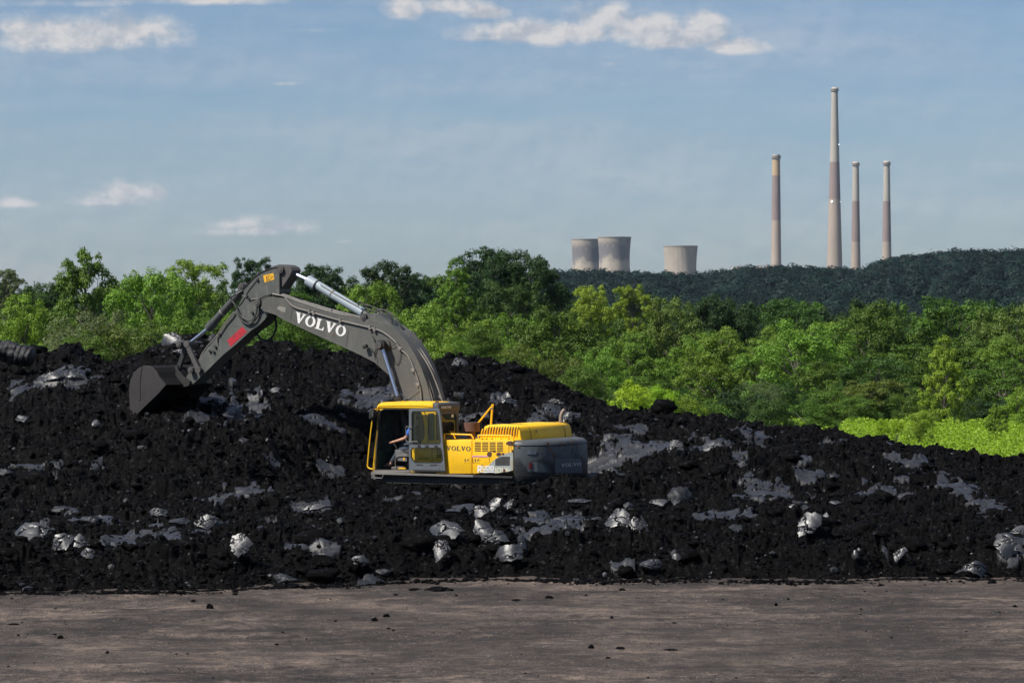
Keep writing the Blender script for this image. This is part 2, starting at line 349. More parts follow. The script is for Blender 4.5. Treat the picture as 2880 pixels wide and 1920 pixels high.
# ---- far ground sheet: yard level, valley, ridge, plain out to the horizon
def groundmat():
    m, t = newmat('open_ground'); k = NT(t)
    c = k.ramp(k.noise(0.02, 5, 0.6), [(0.35, (0.035,0.055,0.02)), (0.7, (0.07,0.075,0.035))]); sx = t.nodes.new('ShaderNodeSeparateXYZ'); k.l(k.coord(), sx.inputs[0]); mr = t.nodes.new('ShaderNodeMapRange'); mr.inputs[1].default_value = 62; mr.inputs[2].default_value = 84; k.l(sx.outputs[1], mr.inputs[0]); c = k.mix(mr.outputs[0], k.ramp(k.noise(0.6, 6, 0.7), [(0.35, (0.03,0.027,0.025)), (0.65, (0.10,0.088,0.078))]), c); k.princ(c, 0.95); return m
xs = np.concatenate([-np.geomspace(12000, 60, 40), np.linspace(-50, 50, 21), np.geomspace(60, 12000, 40)])
xs = np.unique(np.concatenate([xs, np.linspace(-700, 900, 81)]))
ys = np.unique(np.concatenate([np.linspace(-300, 90, 14), np.linspace(95, 520, 40), np.linspace(540, 1500, 16), np.linspace(1520, 3300, 60), np.geomspace(3400, 14000, 12)]))
GX, GY = np.meshgrid(xs, ys); GZ = ground_z(GX, np.maximum(GY, 1)) - 0.02
ii = (np.arange(len(ys)-1)[:,None]*len(xs) + np.arange(len(xs)-1)[None,:]).ravel()
g = link('ground', np_mesh('ground', np.stack([GX, GY, GZ], -1).reshape(-1, 3), np.stack([ii, ii+1, ii+len(xs)+1, ii+len(xs)], -1), True), groundmat()); tag(g, kind='structure')

# ---- the scraped dirt yard in front
def dirtmat():
    m, t = newmat('scraped_dirt'); k = NT(t)
    a = k.noise(0.32, 6, 0.62, stretch=(0.8, 1.0, 1)); b = k.noise(2.6, 6, 0.70, stretch=(0.85, 1.1, 1)); c0 = k.noise(34, 4, 0.85); d = k.noise(1.1, 5, 0.6, stretch=(0.5, 1.3, 1))
    f = k.mix(0.42, a, b); f = k.mix(0.42, f, c0)
    c = k.ramp(f, [(0.40, (0.030,0.027,0.026)), (0.47, (0.085,0.073,0.066)), (0.515, (0.20,0.170,0.150)), (0.58, (0.52,0.42,0.345))])
    dk = k.ramp(d, [(0.50, 0.0), (0.60, 0.72)]); c = k.mix(dk, c, (0.05,0.046,0.045))
    sp_ = k.ramp(k.noise(7, 6, 0.75, stretch=(0.85, 1.1, 1)), [(0.52, 0.0), (0.62, 0.75)]); c = k.mix(sp_, c, (0.045,0.040,0.038)); wh_ = k.ramp(k.noise(5.3, 6, 0.7, stretch=(0.7, 1.2, 1)), [(0.60, 0.0), (0.70, 0.6)]); c = k.mix(wh_, c, (0.36,0.30,0.25))
    for sc_, lo_ in ((1.0, 0.55), (2.3, 0.57)):
        tr_ = k.ramp(k.noise(sc_, 4, 0.6, stretch=(0.05, 2.6, 1)), [(lo_, 0.0), (lo_+0.06, 0.28)]); c = k.mix(tr_, c, (0.05,0.045,0.043))
    gray = k.ramp(k.noise(0.22, 4, 0.5, stretch=(0.4,1,1)), [(0.42, 0.0), (0.6, 0.42)]); c = k.mix(gray, c, (0.105,0.094,0.086)); c = k.mix(1.0, c, (0.52,0.48,0.455), 'MULTIPLY')
    k.princ(c, 0.85, 0, k.bump(k.mix(0.6, b, c0), 0.8, 0.06), Specular_IOR_Level=0.25); return m
def yard_z(px, D):
    x = (px-CX)/F*D
    e = 0.02*fbm(x*0.35, D*1.1, 4, 201) + 0.010*fbm(x*2.2, D*3.2, 4, 211, 0.65) + 0.018*sstep(0.25, 0.6, fbm(x*1.4, D*2.6, 4, 221))
    r = 0.012*np.sin(D*5 + 1.3*fbm(x*0.12, D*0.1, 2, 231)*6)*sstep(-0.1, 0.3, fbm(x*0.1, D*0.3, 2, 241))
    return e + r + 0.02
yd, yz, _ = fan('dirt_yard', -1700, 4600, 1450, np.concatenate([np.linspace(2, 34, 20)[:-1], np.linspace(34, 60, 480)]), yard_z, dirtmat()); tag(yd, kind='structure')

# ---- the heap
PXS = (-900, 3800, 1900); DROW = np.concatenate([np.arange(51.3, 58, 0.04), np.arange(58, 92, 0.055), np.arange(92, 100, 0.3)])
def pz(P, D):
    z, s = pile_full(P, D); tp = sstep(-890, -350, P)*sstep(3790, 3300, P); return z*tp - 0.15*(1-tp), s*tp
heap, HZ, HS = fan('coal_heap', *PXS, DROW, pz, M['coal'])
tag(heap, 'long high heap of wet black coal sludge behind the dirt yard', 'coal heap')
_pxs = np.linspace(*PXS)
def heap_at(px, D):
    i = np.clip(np.searchsorted(DROW, D)-1, 0, len(DROW)-1); j = np.clip(((px-PXS[0])/(PXS[1]-PXS[0])*(PXS[2]-1)).astype(int), 0, PXS[2]-1)
    return HZ[i, j], HS[i, j]
def ico():
    bm = bmesh.new(); bmesh.ops.create_icosphere(bm, subdivisions=1, radius=1.0); v = np.array([p.co[:] for p in bm.verts]); f = np.array([[p.index for p in q.verts] for q in bm.faces]); bm.free(); return v, f
IV, IFC = ico()
def scatter(name, pos, rad, mat, flat_=0.75, seed=1, slick=None):
    r = np.random.default_rng(seed); n = len(pos)
    v = IV[None]*(1+0.42*(r.random((n, len(IV), 1))-0.5)) ; v = v*np.stack([0.8+0.6*r.random(n), 0.8+0.5*r.random(n), flat_*(0.7+0.6*r.random(n))], -1)[:,None]
    a = r.random(n)*6.283; c, s = np.cos(a)[:,None], np.sin(a)[:,None]
    v = np.stack([v[...,0]*c-v[...,1]*s, v[...,0]*s+v[...,1]*c, v[...,2]], -1)*rad[:,None,None] + pos[:,None,:]
    f = IFC[None] + (np.arange(n)*len(IV))[:,None,None]
    me = np_mesh(name, v.reshape(-1, 3), f.reshape(-1, 3), False)
    if slick is not None: fattr(me, 'slick', np.repeat(slick, len(IV)))
    return link(name, me, mat)
r = np.random.default_rng(5); n = 175000
P = r.uniform(-260, 3140, n); D = 51.5 + (r.random(n)**1.5)*38
z, s = heap_at(P, D); _, De_, Dc_ = pile_prof(P, D)
keep = (r.random(n) > s*0.96) & (D > De_+0.15) & (D < Dc_+1.2)
P, D, z = P[keep], D[keep], z[keep]; rad = np.clip(0.017*np.exp(r.normal(0, 0.60, len(P)))*(0.45+D/110), 0.008, 0.12)
o = scatter('sludge_crumbs', np.stack([(P-CX)/F*D, D, z+rad*0.25], -1), rad, M['coal'], 0.8, 3, np.where(r.random(len(P)) < 0.07, 0.9, 0.0)); tag(o, 'loose crumbs of black sludge all over the heap', 'sludge crumbs', kind='stuff')
# bigger broken lumps, half sunk
def ico_n(k):
    bm = bmesh.new(); bmesh.ops.create_icosphere(bm, subdivisions=k, radius=1.0); v = np.array([p.co[:] for p in bm.verts]); f = np.array([[p.index for p in q.verts] for q in bm.faces]); bm.free(); return v, f
LV, LFc = ico_n(3); n = 2600; r = np.random.default_rng(77)
P = r.uniform(-60, 2940, n); D = 52 + r.random(n)**1.3*35; z, s = heap_at(P, D); _, De_, Dc_ = pile_prof(P, D); kp = (s < 0.3) & (D > De_+0.3) & (D < Dc_+0.5) & (fbm((P-CX)/F*D*0.5, D*0.5, 2, 501) > -0.15); P, D, z = P[kp], D[kp], z[kp]; n = len(P)
rad = np.clip(0.085*np.exp(r.normal(0, 0.45, n)), 0.04, 0.30)
ph = r.random((n, 1, 3))*40; W3 = LV[None]*1.0+ph
dsp = 1 + 0.34*perlin(W3[...,0]*1.3+W3[...,2], W3[...,1]*1.3, 7) + 0.22*perlin(W3[...,0]*3.1, W3[...,1]*3.1+W3[...,2]*3.1, 8) + 0.16*perlin(W3[...,0]*7+W3[...,2]*7, W3[...,1]*7, 9)
v = LV[None]*dsp[...,None]*np.stack([0.8+0.9*r.random(n), 0.8+0.5*r.random(n), 0.5+0.4*r.random(n)], -1)[:,None]*rad[:,None,None]
v = v + np.stack([(P-CX)/F*D, D, z+rad*0.12], -1)[:,None]
me = np_mesh('sludge_lumps', v.reshape(-1, 3), (LFc[None]+(np.arange(n)*len(LV))[:,None,None]).reshape(-1, 3), True); fattr(me, 'slick', np.repeat(np.where(r.random(n) < 0.03, 0.7, 0.0), len(LV)))
o = link('sludge_lumps', me, M['coal']); tag(o, 'broken lumps of black sludge half sunk in the heap', 'sludge lumps', kind='stuff')
# crumbs fallen along the foot of the heap and over the yard
n = 9000; P = r.uniform(-100, 2980, n); ye = np.interp(P, EDGE[:,0], EDGE[:,1]); De_ = CH*F/(ye-HY); D = De_ + 0.15 - np.abs(r.normal(0, 0.30, n)) - (r.random(n) < 0.10)*r.random(n)**1.3*15
rad = np.clip(0.013*np.exp(r.normal(0, 0.65, n)), 0.005, 0.08); rad[D < De_-0.9] *= 0.5
o = scatter('fallen_crumbs', np.stack([(P-CX)/F*D, D, 0.02+rad*0.3], -1), rad, M['coal'], 0.6, 4, np.zeros(n)); tag(o, 'small black crumbs strewn on the dirt at the foot of the heap', 'crumbs', kind='stuff')
pebm = flat('pebble', (0.20,0.175,0.15), 0.85)
n = 9000; P = r.uniform(-60, 2940, n); D = 37 + r.random(n)*17; rad = 0.004+0.010*r.random(n)**3
o = scatter('pebbles', np.stack([(P-CX)/F*D, D, 0.022+rad*0.1], -1), rad, pebm, 0.5, 6); tag(o, 'fine pale pebbles pressed into the dirt yard', 'pebbles', kind='stuff')

# ---- black clods lying on the yard, each a thing
def clod(px, py, w, hgt, label, seed):
    D = CH*F/(py-HY); x = (px-CX)/F*D; w *= 0.72; W_ = w/F*D/2; H_ = hgt/F*D
    bm = bmesh.new(); bmesh.ops.create_icosphere(bm, subdivisions=4, radius=1.0)
    for v in bm.verts:
        c = v.co.copy(); q = c*1.6+Vector((seed*3.1, seed, 0)); d = 1+0.30*mnoise.noise(q)+0.20*mnoise.noise(q*2.7)+0.14*mnoise.noise(q*6)
        v.co = Vector((c.x*W_*d*1.1, c.y*min(W_, 0.22)*d, max(-0.15, c.z*d+0.05)*H_*0.62))
    me = bpy.data.meshes.new('black_clod'); bm.to_mesh(me); bm.free(); fattr(me, 'slick', np.zeros(len(me.vertices)))
    o = link('black_clod', me, M['coal']); o.location = (x, D, 0.02); tag(o, label, 'clod', 'black clods lying on the dirt yard')
for i, a in enumerate([(1168,1662,46,9,'flat black clod on the dirt just left of the largest clod'),(1234,1664,88,20,'largest black clod on the dirt, humped, below the excavator'),
    (1544,1686,28,13,'small round black clod on the dirt below the counterweight'),(1452,1692,36,8,'ragged flat black clod left of the small round one below the counterweight'),
    (1053,1748,24,13,'round black clod, lower of the pair on the dirt left of centre'),(1087,1738,22,14,'upright black clod, upper of the pair on the dirt left of centre'),
    (1750,1662,22,9,'small black clod near the foot of the heap right of centre'),(1663,1824,20,12,'round black clod low in the dirt yard right of centre'),
    (1744,1826,32,8,'elongated slanting black clod right of the low round one'),(1884,1831,54,6,'thin stick-like black clod low on the dirt, right of the slanting one'),
    (589,1712,24,16,'pointed black clod on the dirt left, near the foot of the heap'),(170,1797,20,12,'round black clod far left in the lower dirt yard'),
    (302,1843,14,14,'upright pointed black clod low left on the dirt'),(38,1760,38,8,'flat black clod at the left edge of the dirt'),(544,1695,18,10,'small black clod just left of the pointed one'),
    (2477,1650,24,9,'small black clod at the foot of the heap far right'),(2420,1733,16,7,'oblong black clod in the middle of the dirt yard on the right'),(2854,1711,18,11,'black clod at the right edge of the dirt yard')]):
    clod(*a, seed=i+1)

# ---- glossy slabs of pressed sludge lying on the heap, each a thing
def slab(px, py, w, h, tilt, label, seed, az=0.0, curve=0.25, name='sludge_slab', fold=0.0, tri=0):
    D, z = hit(px, py+h*0.30); x = (px-CX)/F*D; a = w/F*D/2; b = h/F*D/2
    n = 72; g = np.linspace(-1, 1, n); A, B = np.meshgrid(g, g)
    rr = np.random.default_rng(seed); th = np.arctan2(B, A); rad = np.sqrt(A*A+B*B)
    nc_ = int(rr.integers(4, 8)); ca = np.sort((np.arange(nc_)+rr.uniform(-0.32, 0.32, nc_))/nc_*2*np.pi-np.pi); cr_ = rr.uniform(0.48, 1.0, nc_)
    cx_, cy_ = cr_*np.cos(ca), cr_*np.sin(ca); lim = np.full_like(th, 9.0); dx_, dy_ = np.cos(th), np.sin(th)
    for q_ in range(nc_):
        x1, y1, x2, y2 = cx_[q_], cy_[q_], cx_[(q_+1) % nc_], cy_[(q_+1) % nc_]; den = dx_*(y2-y1)-dy_*(x2-x1); t_ = (x1*(y2-y1)-y1*(x2-x1))/np.where(np.abs(den) < 1e-9, 1e-9, den)
        sg = ((np.arctan2(y1, x1) - th) * 0 == 0); cr1 = x1*dy_-y1*dx_; cr2 = dx_*y2-dy_*x2
        lim = np.where((cr1 >= 0) & (cr2 >= 0) & (t_ > 0), np.minimum(lim, t_), lim)
    lim = np.where(lim > 5, 0.7, lim) + 0.06*fbm(A*4+seed, B*4, 3, seed)
    if tri: lim = lim*(0.75+0.25*np.cos(3*(th-R(90+tri))))+0.05
    lim = np.clip(lim, 0.2, 0.99)
    sc = a*0.9
    ck, cid = cracks(A*a*0.7+seed+0.06*fbm(A*3+seed, B*3, 3, seed+9), B*b*1.25+0.08*fbm(A*3+seed, B*3, 3, seed), max(0.30, sc*1.05), seed, True)
    k = 1.0
    qa = rr.uniform(-0.7, 0.7); QA = A*np.cos(qa)+B*np.sin(qa); zz = -curve*a*(1.7*QA*QA+0.15*B*B) + 0.025*a*fbm(A*1.2+seed*3, B*1.2, 2, seed) + 0.035*a*cid + fold*a*np.abs(B) - 0.02*(1-ck)
    zz += 0.0015*fbm(A*9+seed, B*9, 3, seed+5)
    keep_v = (rad < lim) & ((ck > 0.22) | (fbm(A*2+seed, B*2, 2, seed+31) > 0.05))
    th_ = 0.04
    v = np.stack([A*a, B*b, zz], -1).reshape(-1, 3)
    vb = v.copy(); vb[:,2] -= th_; vb[:,:2] *= 0.97
    i = (np.arange(n-1)[:,None]*n+np.arange(n-1)[None,:]); K = keep_v
    kc = K[:-1,:-1] & K[1:,:-1] & K[:-1,1:] & K[1:,1:]
    ids = i[kc]; top = np.stack([ids, ids+1, ids+n+1, ids+n], -1); bot = top[:,::-1] + n*n
    sides = []
    kcp = np.pad(kc, 1); 
    for (r0, c0) in zip(*np.nonzero(kc)):
        q = r0*n+c0
        if not kcp[r0, c0+1]: sides.append((q, q+n*n, q+1+n*n, q+1)[::-1])
        if not kcp[r0+2, c0+1]: sides.append((q+n, q+n+1, q+n+1+n*n, q+n+n*n)[::-1])
        if not kcp[r0+1, c0]: sides.append((q, q+n, q+n+n*n, q+n*n)[::-1])
        if not kcp[r0+1, c0+2]: sides.append((q+1, q+1+n*n, q+n+1+n*n, q+n+1)[::-1])
    f = np.concatenate([top, bot, np.array(sides, int).reshape(-1, 4)])
    used = np.unique(f); remap = np.zeros(2*n*n, int); remap[used] = np.arange(len(used))
    vv = np.concatenate([v, vb])[used]
    me = np_mesh(name, vv, remap[f], True); me.set_sharp_from_angle(angle=R(50))
    o = link(name, me, M['slab'])
    # plane local Z = outward normal; tilt from lying flat (0) to facing the yard (90)
    o.matrix_world = Matrix.Translation((x, D, z+max(0.05, b*math.sin(R(tilt))*0.55)+0.06)) @ Matrix.Rotation(R(az), 4, 'Z') @ Matrix.Rotation(R(tilt), 4, 'X')
    tag(o, label, 'sludge slab', 'glossy slabs of pressed sludge on the heap')
    return o
SL = [ # px, py, w, h, tilt, az, curve, tri, label
 (1251,1490,134,62,48,-38,.35,0,'long leaf-shaped grey slab leaning down left, below the middle of the excavator'),
 (1236,1545,54,64,62,-15,.3,0,'small upright slab with a central ridge under the long leaf-shaped slab'),
 (1352,1487,84,66,58,-14,.6,0,'bright rounded slab at the top of the big silvery cluster below the excavator'),
 (1402,1508,84,52,55,8,.6,0,'bright bulging slab in the middle of the big silvery cluster below the excavator'),
 (1436,1556,104,60,62,-12,.6,0,'lowest and largest shell-like slab of the silvery cluster below the excavator'),
 (1470,1530,40,60,65,30,.4,0,'narrow slab at the right end of the silvery cluster below the excavator'),
 (1394,1418,44,44,60,-25,.3,30,'bright fan-shaped slab just under the excavator body'),
 (1355,1436,58,30,42,-20,.3,0,'bright low slab left of the fan-shaped one under the excavator'),
 (1430,1424,38,34,55,-35,.2,0,'narrow slanted slab right of the fan-shaped one under the excavator'),
 (1298,1415,122,34,16,6,.15,0,'wide flat dark grey slab left of the fan-shaped slab under the excavator'),
 (1744,1458,92,54,50,-22,.35,0,'large upper slab of the bright cracked pair below right of the counterweight'),
 (1785,1478,42,54,58,-10,.35,0,'middle slab of the bright cracked group below right of the counterweight'),
 (1812,1488,36,62,62,22,.35,0,'tall narrow right slab of the bright cracked group below the counterweight'),
 (1853,1413,62,26,42,-18,.2,0,'low pale slab on the plateau right of the counterweight'),
 (1902,1410,34,26,48,10,.2,20,'small pale triangular slab beside the low pale one right of the counterweight'),
 (1828,1590,66,30,50,5,.5,0,'rounded dark slab near the foot of the heap right of centre'),
 (1902,1570,30,20,55,-10,.5,0,'very small bright slab near the foot of the heap right of centre'),
 (1633,1404,80,20,14,0,.1,0,'flat grey slab just below the counterweight'),
 (80,1478,150,66,38,-30,.45,0,'long curved slab with torn edge at the far left of the heap'),
 (176,1522,92,56,58,-8,.5,0,'bright ridged slab below the long curved slab at far left'),
 (232,1528,72,46,54,18,.4,0,'cracked plate right of the bright ridged slab at far left'),
 (244,1566,44,34,66,-14,.4,0,'small bright slab hanging under the cracked plate at far left'),
 (440,1442,60,30,46,-22,.5,0,'small silvery dome slab left of the bright torn slab'),
 (574,1470,74,46,55,-5,.35,0,'bright torn slab in the left part of the heap front'),
 (616,1472,46,44,60,35,.3,0,'dark-backed slab leaning against the bright torn slab on the left'),
 (510,1466,70,18,30,28,.1,0,'dark blue-grey sheet between the dome slab and the bright torn slab'),
 (668,1538,72,58,60,-6,.15,180,'bright triangular slab pointing down in the left part of the heap front'),
 (908,1420,100,26,30,10,.3,0,'low grey slab on the plateau left of the cab'),
 (2270,1474,82,66,56,-18,.3,0,'tall bright slab with cracked foot on the right of the heap front'),
 (2318,1460,28,28,50,-35,.2,0,'small slab touching the top right of the tall bright slab'),
 (2232,1428,36,18,46,-12,.2,0,'left of two small pale slabs above the tall bright slab on the right'),
 (2264,1431,34,16,44,10,.2,0,'right of two small pale slabs above the tall bright slab on the right'),
 (2344,1418,46,16,36,-20,.2,0,'thin pale slab above right of the tall bright slab'),
 (2072,1491,56,26,64,12,.05,0,'small dark board-like slab with a pale edge right of centre'),
 (2536,1556,56,56,60,-16,.5,0,'larger slab of the glossy pair low on the right'),
 (2490,1558,26,44,64,20,.4,0,'thin slab of the glossy pair low on the right'),
 (2405,1563,20,32,60,-10,.5,0,'little rounded slab left of the glossy pair low on the right'),
 (2830,1530,90,76,58,-6,.5,0,'big silvery folded slab at the right edge of the heap'),
 (2868,1492,60,30,40,-20,.3,0,'slab above the big silvery one at the right edge of the heap'),
 (2742,1596,86,50,60,0,.9,0,'smooth dark dome-shaped slab at the foot of the heap far right'),
 (1000,1582,60,34,55,-10,.5,0,'smooth dark slab low in the heap left of centre'),
 (800,1630,70,22,50,5,.4,0,'low dark slab at the foot of the heap left of centre'),
 (1900,1255,44,34,48,-12,.2,30,'pale slab on the large grey patch right of the exhaust'),
 (1999,1256,56,40,46,-20,.25,0,'bright split slab on the heap right of the excavator'),
 (1560,1128,60,22,50,-25,.3,0,'small pale slab on the slope behind the exhaust'),
 (1420,1118,36,34,50,-28,.3,0,'pale striped slab on the slope behind the cab roof'),
 (2085,1310,34,18,48,-10,.3,0,'tiny bright slab near the middle of the right slope'),
 (60,1175,60,22,40,-25,.3,0,'thin bright slab on the left slope near the frame edge'),
 (775,1100,36,16,42,-20,.2,0,'little pale slab on the slope behind the stick'),
 (270,1190,30,20,50,0,.4,0,'tiny pale slab on the slope below left of the bucket'),
 (150,1056,70,26,44,-12,.35,0,'silvery broken slab below the left crest'),
 (212,1058,50,18,36,10,.35,0,'second silvery broken slab below the left crest, on the right'),
 (480,950,100,46,56,-22,.35,0,'large ribbed slab on the crest between the trees and the bucket cylinder'),
 (515,985,100,24,34,-14,.3,0,'dark layered slab under the large ribbed slab on the crest'),
 (600,955,60,44,58,20,.5,0,'dark lump-like slab on the crest beside the bucket cylinder'),
 (1290,1018,60,30,40,-8,.4,0,'dark boulder-like slab on the crest right of the boom'),
 (1340,1170,60,20,36,-14,.3,0,'rough pale slab behind the rear window of the cab'),
 (1595,1175,40,30,56,-14,.5,0,'rounded grey slab on the slope just right of the exhaust')]
for i, (px, py, w, h, ti, az, cu, tr, lab) in enumerate(SL):
    slab(px, py, w*1.25, h*1.38/max(0.5, math.sin(R(ti+8))), ti, lab, i+3, az, cu*0.75)
# the ribbed roll of sludge at the left end of the crest
def roll():
    D = 84.0; x = (38-CX)/F*D; z = CH-(992-HY)/F*D; n, m = 60, 36; v = []
    for i in range(n+1):
        t = i/n; xx = -0.62+1.2*t; rr = 0.33*(1-0.07*(math.sin(t*34+1.5*math.sin(t*9)) > 0.4))*(0.92+0.12*math.sin(t*3))
        for j in range(m):
            a = 2*math.pi*j/m; q = rr*(1+0.25*mnoise.noise(Vector((xx*2, math.cos(a)*1.6, math.sin(a)*1.6)))+0.10*mnoise.noise(Vector((xx*9, math.cos(a)*6, math.sin(a)*6)))); v.append((xx, math.cos(a)*q, math.sin(a)*q*0.9))
    f = [(i*m+j, i*m+(j+1)%m, (i+1)*m+(j+1)%m, (i+1)*m+j) for i in range(n) for j in range(m)]
    me = bpy.data.meshes.new('sludge_roll'); me.from_pydata(v, [], f+[tuple(range(m))[::-1], tuple(range(n*m, n*m+m))]); 
    for p in me.polygons: p.use_smooth = True
    me.update(); fattr(me, 'slick', np.full(len(me.vertices), 0.55)); o = link('sludge_roll', me, M['coal']); o.location = (x, D, z); o.rotation_euler = (0, R(14), R(-12))
    tag(o, 'ribbed log-like roll of black sludge at the left end of the crest', 'sludge roll')
roll()
# ------------------------------------------------------------------ power station, ridge, trees
def conc(name, a, b, ribs=0, dark_top=0.0):
    m, t = newmat(name); k = NT(t)
    n = k.noise(0.05, 6, 0.6, stretch=(1,1,0.4)); n2 = k.noise(0.5, 4, 0.6, stretch=(1,1,0.1))
    c = k.ramp(k.mix(0.35, n, n2), [(0.35, b), (0.62, a)])
    wv = t.nodes.new('ShaderNodeTexWave'); wv.bands_direction = 'Z'; wv.inputs['Scale'].default_value = 0.12; wv.inputs['Distortion'].default_value = 0.4; k.l(k.coord(), wv.inputs[0])
    c = k.mix(1.0, c, k.ramp(wv.outputs[1], [(0.1, 0.93), (0.5, 1.0)]), 'MULTIPLY')
    if dark_top:
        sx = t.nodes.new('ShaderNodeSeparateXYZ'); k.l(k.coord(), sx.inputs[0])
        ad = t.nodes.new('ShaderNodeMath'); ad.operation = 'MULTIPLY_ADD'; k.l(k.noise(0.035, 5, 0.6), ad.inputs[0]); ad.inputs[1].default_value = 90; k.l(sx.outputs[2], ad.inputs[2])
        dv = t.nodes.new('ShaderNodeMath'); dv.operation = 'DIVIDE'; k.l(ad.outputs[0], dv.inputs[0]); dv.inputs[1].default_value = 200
        st = k.ramp(dv.outputs[0], [(0.66, 0.0), (0.74, dark_top), (0.80, dark_top), (0.86, 0.1)]); c = k.mix(st, c, (0.10,0.105,0.13))  # ragged dark band near the top of the shell
    k.princ(c, 0.9, 0); return m
def revolve(prof, n=64, ribs=0, ribd=0.0, thick=0.0):
    v = []; f = []
    for (r_, z_) in prof:
        for j in range(n):
            a = 2*math.pi*j/n; q = r_*(1+(ribd if (ribs and j % 2) else 0)); v.append((q*math.cos(a), q*math.sin(a), z_))
    for i in range(len(prof)-1):
        for j in range(n): f.append((i*n+j, i*n+(j+1) % n, (i+1)*n+(j+1) % n, (i+1)*n+j))
    return v, f
def mesh_of(name, v, f, smooth=True):
    me = bpy.data.meshes.new(name); me.from_pydata(v, [], f)
    for p in me.polygons: p.use_smooth = smooth
    me.update(); return me
def at(px, py, D): return Vector(((px-CX)/F*D, D, CH-(py-HY)/F*D))
cA = conc('tower_concrete', (0.45,0.385,0.31), (0.35,0.30,0.255), dark_top=0.75); cC = conc('ribbed_concrete', (0.46,0.395,0.325), (0.33,0.285,0.25))
rimm = flat('tower_rim', (0.28,0.25,0.23), 0.9)
def tower(px, ytop, wtop, D, label, ribs=False):
    top = at(px, ytop, D); r0 = wtop/F*D/2; zt = top.z; H = zt-20
    e = empty('cooling_tower', (top.x, D, 20)); tag(e, label, 'cooling tower', 'cooling towers of the power station')
    prof = []
    for i in range(41):
        t = i/40; zw = 0.70; k = 0.915+0.40*max(0, (zw-t)/zw)**1.9 if t < zw else 0.915+0.085*((t-zw)/(1-zw))**1.6
        prof.append((r0*k, t*H))
    inner = [(r_-1.0, z_) for (r_, z_) in prof[::-1]]
    v, f = revolve(prof+inner, 160, 1 if ribs else 0, 0.012 if ribs else 0)
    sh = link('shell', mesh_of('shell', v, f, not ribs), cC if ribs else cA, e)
    v, f = revolve([(r0*1.0, H-1.4), (r0*1.016, H-1.2), (r0*1.016, H+0.3), (r0*0.985, H+0.3), (r0*0.985, H-1.2)], 96)
    link('rim', mesh_of('rim', v, f, False), rimm, e)
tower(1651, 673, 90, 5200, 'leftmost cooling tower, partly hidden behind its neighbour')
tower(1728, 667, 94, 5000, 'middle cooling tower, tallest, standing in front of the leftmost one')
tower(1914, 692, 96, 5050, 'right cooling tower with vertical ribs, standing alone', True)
s_pale = conc('stack_pale', (0.43,0.39,0.335), (0.35,0.32,0.285)); s_dark = conc('stack_dark', (0.28,0.215,0.195), (0.23,0.175,0.165)); s_low = conc('stack_low', (0.40,0.325,0.265), (0.33,0.265,0.22)); s_or = conc('stack_ochre', (0.50,0.36,0.22), (0.42,0.30,0.19)); s_wh = conc('stack_cap', (0.42,0.40,0.37), (0.24,0.22,0.21))
beac = flat('strobe_light', (0.9,0.9,0.9), 0.5, emit=(1,1,0.97,1.6))
def stack(px, ytop, ybase, wt, wb, D, segs, label, lights=()):
    """segs: list of (y_end, material); from the top down"""
    X = (px-CX)/F*D; zt = CH-(ytop-HY)/F*D; zb = 0.0; yb = HY+(CH-zb)/D*F
    e = empty('chimney', (X, D, zb)); tag(e, label, 'chimney', 'tall chimneys of the power station')
    def rad(y): return (wt + (wb-wt)*((y-ytop)/(ybase-ytop))**1.15 if y > ytop else wt)/F*D/2
    y0 = ytop
    for (y1, m, nm) in segs:
        yy = np.linspace(y0, y1, 12); prof = [(rad(y), CH-(y-HY)/F*D-zb) for y in yy][::-1]
        v, f = revolve(prof, 40); 
        if y0 == ytop: f.append(tuple(range(len(v)-40, len(v))))
        link(nm, mesh_of(nm, v, f), m, e); y0 = y1
    for yy in (ytop+7, ytop+11):
        z_ = CH-(yy-HY)/F*D-zb; r_ = rad(yy)
        v, f = revolve([(r_, z_), (r_+1.5, z_), (r_+1.5, z_+1.6), (r_, z_+1.6)], 40); link('gallery', mesh_of('gallery', v, f, False), rimm, e)
    v, f = revolve([(rad(ytop)*0.8, zt-zb), (rad(ytop)*0.8, zt-zb+1.2), (rad(ytop)*0.3, zt-zb+1.6)], 24)
    for (lx, ly, r_) in lights:
        zz = CH-(ly-HY)/F*D-zb; xx = (lx-CX)/F*D-X; rr = rad(ly); yv = -math.sqrt(max(0, (rr)**2-xx**2))-0.6
        bm = bmesh.new(); bmesh.ops.create_icosphere(bm, subdivisions=2, radius=r_); me = bpy.data.meshes.new('beacon'); bm.to_mesh(me); bm.free()
        b = link('beacon', me, beac, e); b.location = (xx, yv, zz)
stack(2183, 435, 751, 22, 29, 4950, [(449, s_wh, 'cap'), (494, s_or, 'upper_shaft'), (620, s_dark, 'middle_shaft'), (900, s_low, 'lower_shaft')], 'leftmost chimney with white cap and ochre band')
stack(2347.5, 246, 751, 17.5, 43.5, 4900, [(456, s_pale, 'upper_shaft'), (560, s_dark, 'middle_shaft'), (900, s_low, 'lower_shaft')], 'tallest and thickest chimney, with two white beacon lights', [(2358.5,407,1.0),(2338,568,1.6),(2362.5,568,0.6)])
stack(2407, 455, 751, 17.5, 27, 4950, [(566, s_pale, 'upper_shaft'), (680, s_dark, 'middle_shaft'), (900, s_low, 'lower_shaft')], 'thin two-tone chimney just right of the tallest one')
stack(2494, 453, 751, 17.5, 27.5, 4860, [(566, s_pale, 'upper_shaft'), (680, s_dark, 'middle_shaft'), (900, s_low, 'lower_shaft')], 'rightmost two-tone chimney next to the wooded hill')
